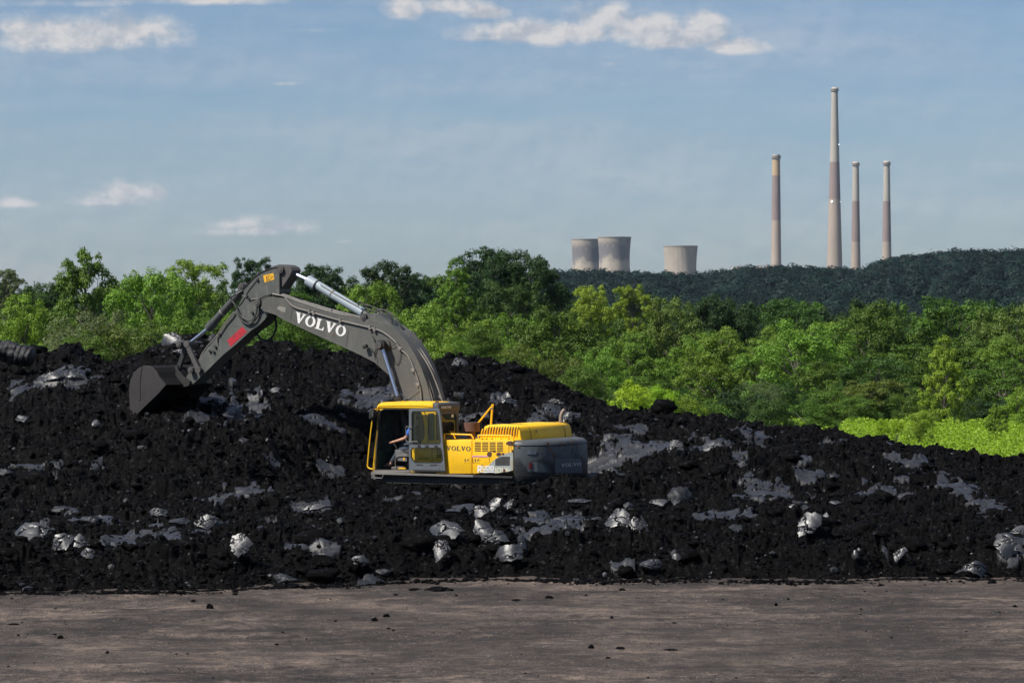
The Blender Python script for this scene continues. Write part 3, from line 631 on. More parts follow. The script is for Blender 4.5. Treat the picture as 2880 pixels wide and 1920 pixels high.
# boiler house roofs above the trees
bh = empty('boiler_house', at(2120, 752, 4880)); tag(bh, 'long pale flat-roofed power station building left of the first chimney', 'building')
bh.location.z = 0
def bbox(name, x0, x1, y0, y1, z0, z1, m, parent):
    v = [(x, y, z) for z in (z0, z1) for y in (y0, y1) for x in (x0, x1)]
    f = [(0,2,3,1),(4,5,7,6),(0,1,5,4),(1,3,7,5),(3,2,6,7),(2,0,4,6)]
    return link(name, mesh_of(name, v, f, False), m, parent)
bm_ = conc('clad_wall', (0.50,0.44,0.42), (0.42,0.38,0.37)); sc_ = 4880/F
ztop = lambda y: CH-(y-HY)*sc_
bbox('main_block', -58*sc_, 58*sc_, 0, 60, 0, ztop(750), bm_, bh); bbox('stair_block', 36*sc_, 40*sc_, 5, 15, ztop(750), ztop(742), rimm, bh)
bbox('roof_unit', 10*sc_, 24*sc_, 5, 15, ztop(750), ztop(746), rimm, bh); bbox('roof_unit', -48*sc_, -38*sc_, 5, 15, ztop(750), ztop(747), rimm, bh)
bbox('low_block', 58.2*sc_, 74*sc_, 8, 50, 0, ztop(755), bm_, bh)

# ---- foliage
LEAF = leafmat('foliage', 0.22); LEAFR = leafmat('ridge_foliage', 0.12, True); LEAFT = leafmat('vine_leaves', 0.35)
barkm, _t = newmat('bark'); _k = NT(_t); _k.princ(_k.ramp(_k.noise(6, 5, 0.6, stretch=(1,1,0.2)), [(0.3, (0.045,0.038,0.032)), (0.7, (0.16,0.14,0.12))]), 0.9)
def unit(v): return v/np.maximum(1e-9, np.linalg.norm(v, axis=-1, keepdims=True))
def leaves(C, Nn, size, rg, aspect=0.62):
    """diamond leaf faces at centres C facing Nn"""
    n = len(C); t = unit(np.cross(Nn, rg.normal(size=(n, 3)))); b = np.cross(Nn, t); s = size[:,None] if np.ndim(size) else size
    v = np.stack([C-t*s, C-b*s*aspect+Nn*s*0.12, C+t*s, C+b*s*aspect+Nn*s*0.12], 1)
    return v.reshape(-1, 3), np.arange(4*n).reshape(n, 4)
def envelope(kind, t):
    if kind == 'round': return np.sqrt(np.clip(1-((t-0.50)/0.52)**2, 0, 1))*0.5
    if kind == 'tall': return np.clip(np.where(t < 0.30, 0.55+1.3*t, 1.0)*np.clip((1.02-t)/0.72, 0, 1)**0.62, 0, 1)*0.5
    if kind == 'airy': return np.sqrt(np.clip(1-((t-0.62)/0.42)**2, 0, 1))*0.5*np.where(t < 0.45, 0.8, 1)
    if kind == 'bush': return np.sqrt(np.clip(1-((t-0.30)/0.72)**2, 0, 1))*0.5
def crown(kind, seed, nleaf, lsize, npuff, prange=(0.09, 0.19), up=0.35):
    rg = np.random.default_rng(seed); cen = []; rad = []; tries = 0
    LR = {'round': 0.28, 'tall': 0.20, 'airy': 0.20, 'bush': 0.27}[kind]; NL = {'round': 22, 'tall': 36, 'airy': 19, 'bush': 12}[kind]; lobes = []
    while len(lobes) < NL and tries < 4000:
        tries += 1; t = rg.uniform(0.10, 1.0); lr = LR*rg.uniform(0.75, 1.2); e = max(0, float(envelope(kind, t))-lr*0.75)
        a = rg.random()*6.283; rr = e*(1-0.6*rg.random()**2.5); p = np.array([rr*math.cos(a), rr*math.sin(a), min(t, 1-lr*0.85)])
        if any(np.linalg.norm(p-q[0]) < 0.58*min(lr, q[1]) for q in lobes): continue
        lobes.append((p, lr))
    tries = 0
    while len(cen) < npuff and tries < 20000:
        tries += 1; lp, lr = lobes[rg.integers(len(lobes))]; dv = rg.normal(size=3)+np.array([0, 0, 0.55])+lp*np.array([1.5, 1.5, 0]); dv = dv/np.linalg.norm(dv)
        pr = rg.uniform(*prange)*0.9; p = lp+dv*[lr, lr, lr*0.85]*rg.uniform(0.70, 1.0)
        if p[2] > 1-pr*0.3: continue
        if any(np.linalg.norm((p-q)*[1,1,1]) < 0.62*min(pr, w) for q, w in zip(cen, rad)): continue
        cen.append(p); rad.append(pr)
    cen = np.array(cen); rad = np.array(rad)
    w = rad**2; k = rg.choice(len(cen), nleaf, p=w/w.sum())
    d = unit(rg.normal(size=(nleaf, 3))); d[:,2] = np.abs(d[:,2])*np.where(rg.random(nleaf) < 0.84, 1, -0.7); d = unit(d)
    q = rad[k][:,None]*(0.62+0.42*rg.random((nleaf, 1)))*(1+0.28*np.sin(d*9+cen[k]*40).sum(1, keepdims=True)/2)
    C = cen[k]+d*q*[1.0,1.0,0.85]
    Nn = unit(d*1.15 + rg.normal(size=(nleaf, 3))*0.48 + np.array([0,0,up]))
    v, f = leaves(C, Nn, lsize*(0.6+0.8*rg.random(nleaf)), rg)
    return np_mesh('crown_'+kind, v, f), cen, rad
def tube_np(p0, p1, r0, r1, n=6):
    p0, p1 = np.array(p0, float), np.array(p1, float); d = unit(p1-p0); a = unit(np.cross(d, [0.3, 0.9, 0.1])); b = np.cross(d, a)
    th = np.arange(n)*2*np.pi/n; ring = np.cos(th)[:,None]*a+np.sin(th)[:,None]*b
    v = np.concatenate([p0+ring*r0, p1+ring*r1]); f = np.array([(j, (j+1) % n, n+(j+1) % n, n+j) for j in range(n)]); return v, f
def trunk(cen, rad, seed, base=0.0, lean=0.0):
    rg = np.random.default_rng(seed); V = []; Fc = []; off = 0
    def add(p0, p1, r0, r1):
        nonlocal off
        v, f = tube_np(p0, p1, r0, r1); V.append(v); Fc.append(f+off); off += len(v)
    pts = [np.array([0.03*rg.normal()*(i > 0), 0.03*rg.normal()*(i > 0), t]) for i, t in enumerate((-1.6, 0.15, 0.35, 0.55, 0.75, 0.90))]
    rs = [0.030, 0.022, 0.018, 0.012, 0.008, 0.003]
    for i in range(5): add(pts[i], pts[i+1], rs[i], rs[i+1])
    for c in cen[rg.permutation(len(cen))[:34]]:
        i = min(4, max(0, int((c[2]-0.18)*4.5))); s = pts[i]*0.4+pts[min(5, i+1)]*0.6
        if s[2] > c[2]: s = pts[max(0, i-1)]
        mid = (s+c)/2+rg.normal(size=3)*0.02; add(s, mid, 0.007, 0.005); add(mid, c, 0.005, 0.002)
    return np_mesh('trunk', np.concatenate(V), np.concatenate(Fc), True)
KINDS = {}
def mk(key, kind, n, nleaf, lsize, npuff, pr, up=0.35):
    L = []
    for i in range(n):
        me, c, r_ = crown(kind, hash(key) % 97+i*13 if False else sum(map(ord, key))+i*13, nleaf, lsize, npuff, pr, up); L.append((me, trunk(c, r_, i+5)))
    KINDS[key] = L
mk('round', 'round', 4, 38000, 0.0088, 150, (0.045, 0.095)); mk('oak', 'round', 3, 50000, 0.0085, 170, (0.045, 0.095)); mk('tall', 'tall', 3, 36000, 0.0088, 170, (0.035, 0.075))
mk('airy', 'airy', 3, 27000, 0.0090, 120, (0.04, 0.085)); mk('bush', 'bush', 3, 15000, 0.0130, 70, (0.09, 0.17)); mk('willow', 'bush', 2, 17000, 0.0075, 110, (0.06, 0.12)); mk('far', 'round', 4, 11000, 0.0165, 90, (0.05, 0.11))
for L in KINDS.values():
    for me, tr in L: me.materials.append(LEAF); tr.materials.append(barkm)
TC = {'mid': (0.080,0.150,0.020), 'dark': (0.028,0.062,0.017), 'light': (0.135,0.235,0.028), 'yellow': (0.20,0.30,0.032), 'lime': (0.27,0.42,0.025), 'olive': (0.105,0.150,0.028), 'grey': (0.12,0.165,0.07), 'deep': (0.045,0.098,0.018)}
TREES = []
def tree(key, px, ytop, w, D, tint, label, group=None, zb=None, name='tree'):
    i = len(TREES); L = KINDS[key]; me, tr = L[i % len(L)]; rg = random.Random(i*7+1)
    x = (px-CX)/F*D; zt = CH-(ytop-HY)/F*D; z0 = float(ground_z(x, D)) if zb is None else zb
    e = empty(name, (x, D, z0-0.1), rg.random()*6.28); h = zt-z0; wd = w/F*D*(1.5 if key == 'tall' else 1.14)
    tag(e, label, 'bush' if key in ('bush', 'willow') else 'tree', group)
    c = link('crown', me, None, e); t = link('trunk' if key not in ('bush', 'willow') else 'stem', tr, None, e)
    col = TC[tint]; j = 0.86+0.28*rg.random(); c.color = (col[0]*j*(0.9+0.2*rg.random()), col[1]*j, col[2]*j, 1)
    asp = {'tall': 1.5, 'airy': 1.3, 'bush': 1.0, 'willow': 0.95, 'oak': 1.30, 'round': 1.45, 'far': 1.3}[key]
    ch = min(h, wd*asp)
    for o in (c, t): o.scale = (wd, wd, ch); o.location.z = h-ch
    TREES.append(e); return e
# trees and shrubs one can tell apart
for a in [('tall',245,690,200,165,'mid','tall airy poplar-like tree standing highest on the left skyline'),
 ('round',432,756,250,135,'light','broad bright leafy tree left of the bucket cylinder'),
 ('airy',15,752,110,170,'grey','pale feathery tree at the left edge of the skyline'),
 ('round',70,826,200,120,'yellow','bright yellow-green tree in the lower left corner of the woods'),
 ('willow',262,872,290,112,'grey','grey-green willow bush behind the left crest of the heap'),
 ('airy',545,728,190,210,'light','feathery light green tree with open crown left of the stick'),
 ('round',520,800,190,190,'mid','rounded mid-green tree behind the bucket cylinder'),
 ('round',115,795,170,200,'deep','dark rounded tree left of the tall poplar-like tree'),
 ('oak',712,722,130,260,'dark','dark tree rising behind the top of the stick'),
 ('oak',900,745,170,260,'dark','dark tree behind the silver arm cylinder'),
 ('round',800,800,170,210,'mid','leafy tree between stick and arm cylinder'),
 ('oak',1085,735,190,320,'dark','large dark oak crown on the skyline above the boom'),
 ('oak',1165,768,110,330,'dark','small dark crown just right of the oak above the boom'),
 ('round',1030,790,190,230,'light','light green tree beneath the oak above the boom'),
 ('tall',1280,728,110,230,'light','pointed bright tree left of the twin dark oaks'),
 ('oak',1375,700,220,290,'dark','left one of the twin tall dark oaks on the skyline'),
 ('oak',1488,704,210,288,'dark','right one of the twin tall dark oaks on the skyline'),
 ('oak',1440,790,210,270,'deep','broad tree with dark foliage under the twin oaks'),
 ('round',1190,860,250,170,'light','bushy light green tree just right of the boom bend'),
 ('round',1330,900,240,160,'light','pale green leafy tree behind the right crest of the heap'),
 ('round',1565,865,270,190,'mid','broad rounded tree in the middle of the woods, left of the yellowish bush'),
 ('airy',1660,800,150,250,'yellow','yellow-green tree with spiky top in front of the dark ridge'),
 ('airy',1780,800,110,255,'yellow','slender yellow-green tree rising in front of the dark ridge'),
 ('round',1880,838,210,260,'olive','olive green round-topped tree in the middle distance'),
 ('oak',2010,835,240,300,'dark','dark broad tree crown right of the olive one'),
 ('oak',2240,838,210,300,'deep','dark crown below the tallest chimney'),
 ('round',1690,975,170,135,'light','soft light green bush-like tree above the heap right of the excavator'),
 ('bush',1765,1066,125,98,'lime','brightest lime shrub on the crest right of the excavator'),
 ('bush',1855,1082,110,102,'lime','second lime shrub, right of the brightest one'),
 ('bush',1925,1108,120,104,'yellow','yellow-olive low shrub right of the two lime shrubs'),
 ('round',2240,900,300,210,'light','broad light green tree with domed top right of centre'),
 ('round',2030,920,230,220,'light','light green tree left of the broad domed one'),
 ('round',2470,848,250,250,'mid','tall full tree below the thin chimney'),
 ('round',2700,845,300,260,'mid','wide tree on the right with rolling top'),
 ('round',2860,860,260,240,'olive','olive toned tree at the right edge'),
 ('tall',2660,945,118,150,'yellow','bright cone-shaped young tree on the right, reaching to the vines'),
 ('round',2330,1010,230,190,'mid','dense tree low in the woods, above the vine bank'),
 ('round',2470,1000,210,185,'deep','shaded tree left of the bright cone-shaped one'),
 ('round',2820,1010,230,190,'mid','dense tree right of the bright cone-shaped one'),
 ('bush',2862,1088,110,140,'yellow','bright shrub at the right edge above the vines'),
 ('willow',2130,1070,140,150,'grey','grey-green shrub above the right slope of the heap'),
 ('bush',2480,1170,40,100,'lime','small lime shoot standing at the upper edge of the vines'),
 ('bush',2520,1172,36,100,'lime','second small lime shoot at the upper edge of the vines'),
 ('bush',2590,1150,90,110,'yellow','low leafy shrub at the foot of the cone-shaped tree'),
 ('tall',2800,1130,50,120,'yellow','thin young sapling left of the right edge shrub')]:
    tree(*a)
def filler(tint, D, px):
    c = {'mid': 'mid-green', 'dark': 'dark green', 'light': 'light green', 'deep': 'deep green', 'olive': 'olive green'}[tint]
    r_ = 'rearmost rows' if D > 350 else 'back rows' if D > 260 else 'middle rows' if D > 200 else 'front rows'
    w_ = 'at the left edge' if px < 200 else 'left of the stick' if px < 620 else 'behind the boom' if px < 1100 else 'below the twin dark oaks' if px < 1550 else 'below the cooling towers' if px < 2000 else 'below the chimneys' if px < 2500 else 'near the right edge'
    return tint, '%s leafy tree in the %s of the wood %s' % (c, r_, w_)
# the rest of the woods, row behind row
rg = random.Random(3)
sky_px = [-600,0,60,120,300,500,700,900,1050,1200,1300,1550,1600,1700,1850,2000,2200,2400,2600,2880,3200]
sky_y  = [800,800,795,800,800,795,790,795,800,805,790,800,832,835,852,850,852,850,848,862,870]
for (D, off, w, key, tints, wh) in [(430,0,150,'far',('dark','mid','deep'),0),(380,16,170,'far',('dark','deep','dark'),0),(330,38,190,'oak',('mid','deep','dark'),0),(285,66,215,'round',('mid','light','deep'),0),
        (235,100,240,'round',('light','mid','light'),0),(210,165,230,'round',('mid','light','deep'),0),(180,225,200,'round',('mid','light','olive'),1)]:
    px = -520 + rg.random()*60
    while px < 3420:
        y0 = np.interp(px, sky_px, sky_y)+off; yc = float(np.interp(px, CREST[:,0], CREST[:,1]))
        left = px < 1250
        if px > 1320 and off > 150 and rg.random() < 0.8: px += w*0.8; continue
        if y0 + 10 < yc - 25 and not (left and D > 400 and off == 0 and False):
            tree(key, px, y0+rg.uniform(-22, 22), w*rg.uniform(0.85, 1.3), D+rg.uniform(-12, 12), *filler(rg.choice(tints), D, px), 'trees massed in the wood behind the heap')
        px += w*rg.uniform(0.62, 0.95)
# lowest fringe of undergrowth behind the crest
px = -200
while px < 2300:
    yc = float(np.interp(px, CREST[:,0], CREST[:,1])); D = rg.uniform(108, 135)
    tree('bush', px, yc-rg.uniform(45, 95), rg.uniform(110, 170), D, rg.choice(('light','mid','mid','olive') if px < 1700 else ('deep','mid','dark')), 'leafy bush close behind the crest of the heap ' + ('left of the stick' if px < 640 else 'behind the boom' if px < 1250 else 'right of the boom' if px < 1700 else 'on the right slope'), 'bushes along the back of the heap'); px += rg.uniform(70, 110)  # right slope bushes get darker leaves, shade put into their colour
px = 2150  # wood-edge bushes: darker leaf tints stand in for the shadow above the vines
while px < 3100:
    D = rg.uniform(165, 178); tn = rg.choice(('dark','mid','deep')); tree('bush', px, 1105+rg.uniform(-30, 25), rg.uniform(90, 150), D, tn, {'dark': 'dark green', 'mid': 'mid-green', 'deep': 'deep green'}[tn]+' bush at the wood edge above the vines '+('left of the cone-shaped tree' if px < 2560 else 'near the right edge'), 'bushes along the wood edge above the vines'); px += rg.uniform(50, 90)
# vines: bright ground cover on the right
rg2 = np.random.default_rng(9); n = 300000
Dv = 84 + 88*rg2.random(n)**1.3; Pv = 1850+1500*rg2.random(n); xv = (Pv-CX)/F*Dv
hb = 0.30+0.45*fbm(xv*0.6, Dv*0.35, 4, 301)+0.34*clods(xv, Dv*0.6, 0.8, 5)
zv = ground_z(xv, Dv)+hb*sstep(84, 88, Dv) - 0.45*rg2.random(n)**2
# keep them below what shows of the heap's crest at the left end
Nn = unit(np.stack([rg2.normal(size=n)*0.7, rg2.normal(size=n)*0.7-0.15, np.ones(n)], -1))
v, f = leaves(np.stack([xv, Dv, zv], -1), Nn, (0.026+0.032*rg2.random(n))*(Dv/100)**0.8, rg2, 0.8)
vn = link('vine_ground_cover', np_mesh('vine_ground_cover', v, f), LEAFT); vn.color = (0.215,0.345,0.025,1); tag(vn, 'bright lime green vines covering the bank right of the heap', 'vines', kind='stuff')
# ridge wood: one mass
nT = 3400; rg3 = np.random.default_rng(21); Dr = 1480+620*rg3.random(nT)**0.8; Pr = 1250+2350*rg3.random(nT); xr = (Pr-CX)/F*Dr
zr = ground_z(xr, Dr); hh = rg3.uniform(9, 17, nT); ww = rg3.uniform(13, 23, nT)
npf, nlf = 13, 22
dq = unit(rg3.normal(size=(nT,npf,3))); dq[...,2] = np.abs(dq[...,2])*1.1-0.15
pc = np.stack([xr, Dr, zr+0.45*hh], -1)[:,None]+dq*np.stack([0.36*ww, 0.36*ww, 0.42*hh], -1)[:,None,:]
pr = 0.19*ww[:,None]*(0.6+0.7*rg3.random((nT,npf)))
d = unit(rg3.normal(size=(nT,npf,nlf,3))); d[...,2] = np.abs(d[...,2])*np.where(rg3.random((nT,npf,nlf)) < 0.8, 1, -0.6)
d[...,1] = np.where(rg3.random((nT,npf,nlf)) < 0.7, -np.abs(d[...,1]), d[...,1])
C = (pc[:,:,None]+d*pr[:,:,None,None]).reshape(-1, 3); dd = d.reshape(-1, 3)
v, f = leaves(C, unit(dd+np.repeat(dq.reshape(-1,3), nlf, 0)*0.9+rg3.normal(size=dd.shape)*0.25), 0.5+0.6*rg3.random(len(C)), rg3, 0.8)
rme = np_mesh('ridge_wood', v, f); fattr(rme, 'tone', np.repeat(0.55+0.9*rg3.random(nT)**1.5, npf*nlf*4)); rd = link('ridge_wood', rme, LEAFR); rd.color = (0.008,0.021,0.017,1); tag(rd, 'dark far-off wood covering the ridge below the chimneys', 'wood', kind='stuff')  # leaf colour kept very dark, standing in for cloud shadow over the ridge
# ------------------------------------------------------------------ the excavator (local frame: +x ahead, +y its left, z up)
TH = R(THX); FW = Vector((-math.cos(TH), math.sin(TH), 0)); LF = Vector((-math.sin(TH), -math.cos(TH), 0)); EX0 = Vector((EXO[0], EXO[1], 0))
def m2(px, py, y):
    """photo point -> (x, z) in the machine's vertical plane at lateral offset y"""
    u = (px-CX)/F; P0 = EX0+LF*y
    x = (u*P0.y-P0.x)/(FW.x-u*FW.y); D = P0.y+x*FW.y
    return x, CH-(py-HY)/F*D
def m3(px, py, y): x, z = m2(px, py, y); return Vector((x, y, z))
def PL(pts, y): return [m2(a, b, y) for a, b in pts]
yel = paint('yellow_paint', (0.90,0.51,0.006), 0.42, grime=(0.22,0.12,0.02), amount=0.32, gscale=2.6, rust=0.0, mud=0.92)
yelr = paint('worn_yellow_paint', (0.88,0.50,0.006), 0.42, grime=(0.18,0.10,0.03), amount=0.45, gscale=3.0, rust=0.25, mud=1.02)
gry = paint('grey_green_paint', (0.078,0.085,0.077), 0.5, grime=(0.17,0.16,0.145), amount=0.75, gscale=2.6, rust=0.15, bumpy=0.3)
gryl = paint('boom_grey_paint', (0.088,0.088,0.080), 0.5, grime=(0.16,0.145,0.12), amount=0.7, gscale=1.7, rust=0.12, bumpy=0.25)
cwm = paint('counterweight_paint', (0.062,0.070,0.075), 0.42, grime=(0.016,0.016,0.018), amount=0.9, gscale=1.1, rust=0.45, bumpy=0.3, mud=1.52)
cwd = paint('recess_paint', (0.05,0.055,0.06), 0.6, amount=0.5)
cyl = paint('cylinder_paint', (0.30,0.35,0.39), 0.4, grime=(0.15,0.15,0.15), amount=0.35, gscale=3)
dcyl = paint('dark_cylinder_paint', (0.055,0.058,0.058), 0.45, grime=(0.10,0.09,0.08), amount=0.35, gscale=4)
chrome, _ct = newmat('chrome_rod'); NT(_ct).princ((0.55,0.60,0.70), 0.34, 1.0)
blk = paint('black_steel', (0.018,0.018,0.018), 0.6, grime=(0.05,0.045,0.04), amount=0.5, gscale=6)
hosem = paint('hose', (0.035,0.034,0.033), 0.5, grime=(0.12,0.10,0.085), amount=0.45, gscale=8)
pipem = paint('pipe', (0.20,0.185,0.165), 0.45, grime=(0.07,0.055,0.045), amount=0.5, gscale=7)
bkt = paint('bucket_steel', (0.048,0.043,0.041), 0.45, metal=0.3, grime=(0.018,0.017,0.017), amount=0.7, gscale=2.6, bumpy=0.5)
bktin = paint('bucket_inside', (0.012,0.012,0.013), 0.8, grime=(0.006,0.006,0.006), amount=0.6, spec=0.15)
muddy = paint('muddy_steel', (0.07,0.065,0.062), 0.5, grime=(0.16,0.145,0.135), amount=0.35, gscale=8, bumpy=0.6, streak=False)
whl = flat('white_lettering', (0.78,0.77,0.74), 0.5); grl = flat('grey_lettering', (0.10,0.09,0.05), 0.5); cream = flat('cream_lettering', (0.75,0.70,0.50), 0.5)
redm = paint('red_decal', (0.45,0.015,0.03), 0.5, grime=(0.03,0.02,0.02), amount=2.2, gscale=5, streak=False); orm = flat('orange_decal', (0.80,0.42,0.02), 0.5); blkl = flat('black_marking', (0.02,0.02,0.02), 0.6)
doorm = paint('door_grey_paint', (0.115,0.128,0.142), 0.38, grime=(0.05,0.05,0.055), amount=0.35, gscale=5)
rub = flat('rubber_seal', (0.02,0.02,0.02), 0.7); rustm = paint('rusty_steel', (0.115,0.055,0.038), 0.7, grime=(0.06,0.035,0.028), amount=0.5, gscale=6); alu = paint('worn_tread_plate', (0.19,0.175,0.16), 0.55, grime=(0.06,0.055,0.05), amount=0.5, gscale=5)
rustspot = flat('rust_spot', (0.085,0.038,0.028), 0.8)
glass = glassmat('cab_glass', dirt=0.42); glassd = glassmat('tinted_glass', (0.62,0.72,0.70), dirt=0.12); redl = flat('red_lens', (0.10,0.006,0.008), 0.35); mirg = flat('mirror_glass', (0.5,0.52,0.55), 0.1, 1.0)  # heavier film on the cab glass stands in for its grey-green reflections
def mesh_bm(name, bm, mat, parent, bevel=0, smooth=False):
    bmesh.ops.recalc_face_normals(bm, faces=bm.faces)
    if bevel: bmesh.ops.bevel(bm, geom=[e for e in bm.edges if len(e.link_faces) == 2 and e.calc_face_angle(0) > 0.5], offset=bevel, segments=2, profile=0.5, affect='EDGES', clamp_overlap=True)
    me = bpy.data.meshes.new(name); bm.to_mesh(me); bm.free()
    for p in me.polygons: p.use_smooth = smooth
    if smooth: me.set_sharp_from_angle(angle=R(35))
    return link(name, me, mat, parent)
def prism_bm(bm, outer, y0, y1, holes=()):
    loops = [outer]+list(holes); allp = [p for l in loops for p in l]
    a = [bm.verts.new((x, y0, z)) for x, z in allp]; b = [bm.verts.new((x, y1, z)) for x, z in allp]
    for t in tessellate_polygon([[Vector((x, z, 0)) for x, z in l] for l in loops]):
        try: bm.faces.new([a[i] for i in t]); bm.faces.new([b[i] for i in t[::-1]])
        except ValueError: pass
    k = 0
    for l in loops:
        n = len(l)
        for i in range(n): 
            j = (i+1) % n; bm.faces.new([a[k+i], a[k+j], b[k+j], b[k+i]])
        k += n
def prism(name, outer, y0, y1, mat, parent, holes=(), bevel=0, smooth=False):
    bm = bmesh.new(); prism_bm(bm, outer, y0, y1, holes)
    if bevel or smooth:
        bmesh.ops.dissolve_limit(bm, angle_limit=0.01, verts=bm.verts, edges=bm.edges) if not holes else None
    return mesh_bm(name, bm, mat, parent, bevel, smooth)
def box_bm(bm, c, s, rot=None):
    v = bmesh.ops.create_cube(bm, size=1.0)['verts']
    for q in v:
        p = Vector((q.co.x*s[0], q.co.y*s[1], q.co.z*s[2]))
        if rot is not None: p = rot @ p
        q.co = p+Vector(c)
def box(name, x0, x1, y0, y1, z0, z1, mat, parent, bevel=0.0):
    bm = bmesh.new(); box_bm(bm, ((x0+x1)/2, (y0+y1)/2, (z0+z1)/2), (abs(x1-x0), abs(y1-y0), abs(z1-z0))); return mesh_bm(name, bm, mat, parent, bevel, bevel > 0)
def tube_bm(bm, pts, r, n=10, cap=True, r1=None):
    pts = [Vector(p) for p in pts]; N_ = len(pts); rings = []; t = (pts[1]-pts[0]).normalized(); a = t.orthogonal().normalized()
    for i, p in enumerate(pts):
        d = ((pts[min(i+1, N_-1)]-p).normalized()+(p-pts[max(i-1, 0)]).normalized())
        if d.length < 1e-6: d = t
        d.normalize(); a = (a-d*a.dot(d)).normalized(); b = d.cross(a); q = r if r1 is None else r+(r1-r)*i/(N_-1)
        rings.append([bm.verts.new(p+(a*math.cos(2*math.pi*j/n)+b*math.sin(2*math.pi*j/n))*q) for j in range(n)])
    for i in range(N_-1):
        for j in range(n): bm.faces.new((rings[i][j], rings[i][(j+1) % n], rings[i+1][(j+1) % n], rings[i+1][j]))
    if cap: bm.faces.new(rings[0][::-1]); bm.faces.new(rings[-1])
def smoothpath(pts, k=5):
    pts = [Vector(p) for p in pts]; out = []
    for i in range(len(pts)-1):
        p0, p1, p2, p3 = pts[max(i-1, 0)], pts[i], pts[i+1], pts[min(i+2, len(pts)-1)]
        for j in range(k):
            t = j/k; out.append(0.5*((2*p1)+(-p0+p2)*t+(2*p0-5*p1+4*p2-p3)*t*t+(-p0+3*p1-3*p2+p3)*t**3))
    return out+[pts[-1]]
def tube(name, pts, r, mat, parent, sm=False, n=10, r1=None):
    bm = bmesh.new(); tube_bm(bm, smoothpath(pts) if sm else pts, r, n, True, r1); return mesh_bm(name, bm, mat, parent, 0, True)
# lettering: heavy slab-serif V, O, L cut as polygons, other words from the built-in typeface
def ell(cx, cy, rx, ry, n=28): return [(cx+rx*math.cos(2*math.pi*i/n), cy+ry*math.sin(2*math.pi*i/n)) for i in range(n)]
GL = {'V': (1.0, [([(0,1),(.47,1),(.47,.93),(.40,.93),(.575,.40),(.75,.93),(.66,.93),(.66,1),(1.0,1),(1.0,.93),(.92,.93),(.56,0),(.43,0),(.08,.93),(0,.93)], [])]),
      'O': (0.98, [(ell(.49,.5,.49,.52), [ell(.49,.5,.24,.40)[::-1]])]),
      'L': (0.84, [([(0,1),(.50,1),(.50,.93),(.38,.93),(.38,.09),(.66,.09),(.78,.34),(.84,.34),(.84,0),(0,0),(0,.07),(.10,.07),(.10,.93),(0,.93)], [])])}
def plaque(name, polys, o, ux, uy, mat, parent, th=0.004):
    """polys in unit letter space -> thin raised shapes; o origin, ux per unit x, uy per unit height"""
    bm = bmesh.new(); nrm = ux.cross(uy).normalized()
    for outer, holes in polys:
        loops = [outer]+holes; allp = [p for l in loops for p in l]
        a = [bm.verts.new(o+ux*x+uy*y+nrm*th) for x, y in allp]; b = [bm.verts.new(o+ux*x+uy*y) for x, y in allp]
        for t in tessellate_polygon([[Vector((x, y, 0)) for x, y in l] for l in loops]):
            try: bm.faces.new([a[i] for i in t])
            except ValueError: pass
        k = 0
        for l in loops:
            for i in range(len(l)): bm.faces.new([a[k+i], b[k+i], b[k+(i+1) % len(l)], a[k+(i+1) % len(l)]])
            k += len(l)
    return mesh_bm(name, bm, mat, parent)
def volvo(o, right, up, width, height, mat, parent, th=0.004):
    word = 'VOLVO'; gap = 0.07; tot = sum(GL[c][0] for c in word)+gap*4; s = width/tot; x = 0; polys = []
    for c in word:
        for outer, holes in GL[c][1]: polys.append(([((px+x)*s, py*height) for px, py in outer], [[((px+x)*s, py*height) for px, py in h] for h in holes]))
        x += GL[c][0]+gap
    return plaque('lettering', polys, o, right, up, mat, parent, th)
def words(txt, o, right, up, width, height, mat, parent, bold=0.0, th=0.004):
    cu = bpy.data.curves.new('lettering', 'FONT'); cu.body = txt; cu.size = 1; cu.offset = bold; cu.extrude = 0.01
    tmp = bpy.data.objects.new('tmp_text', cu); COL.objects.link(tmp); dg = bpy.context.evaluated_depsgraph_get(); me = bpy.data.meshes.new_from_object(tmp.evaluated_get(dg)); bpy.data.objects.remove(tmp)
    co = [v.co.copy() for v in me.vertices]; x0 = min(c.x for c in co); x1 = max(c.x for c in co); y0 = min(c.y for c in co); y1 = max(c.y for c in co); nrm = right.cross(up).normalized()
    for v in me.vertices: v.co = o+right*((v.co.x-x0)/(x1-x0)*width)+up*((v.co.y-y0)/(y1-y0)*height)+nrm*(th/2+v.co.z*th*40)
    me.name = 'lettering'; return link('lettering', me, mat, parent)
MX, UZ, PY = Vector((-1,0,0)), Vector((0,0,1)), Vector((0,1,0))

exc = empty('excavator', EX0, math.pi-TH); tag(exc, 'yellow and grey tracked excavator with grey boom, digging with its bucket into the black heap', 'excavator')
YB = 1.49
# undercarriage, mostly hidden by the heap in front
for sgn in (1, -1):
    bm = bmesh.new(); y = sgn*1.35; pts = []
    for i in range(60):
        s = i/60*2*math.pi; X = 1.75*max(-1, min(1, math.cos(s)*1.35)); Z = 0.47+0.42*math.sin(s); pts.append((X+0.25*math.cos(s), Z))
    for i in range(60):
        a, b = pts[i], pts[(i+1) % 60]; d = math.atan2(b[1]-a[1], b[0]-a[0]); box_bm(bm, ((a[0]+b[0])/2, y, (a[1]+b[1])/2), (0.17, 0.6, 0.05), Matrix.Rotation(-d, 3, 'Y'))
    tk = mesh_bm('crawler_track', bm, blk, exc); tk.location.z = -.12
    bm = bmesh.new(); box_bm(bm, (0, y, 0.45), (3.2, 0.42, 0.35)); mesh_bm('track_frame', bm, blk, tk, 0.05)
    for X in (-1.75, 1.75):
        bm = bmesh.new(); tube_bm(bm, [(X, y-0.2, 0.47), (X, y+0.2, 0.47)], 0.34, 20); mesh_bm('track_wheel', bm, blk, tk)
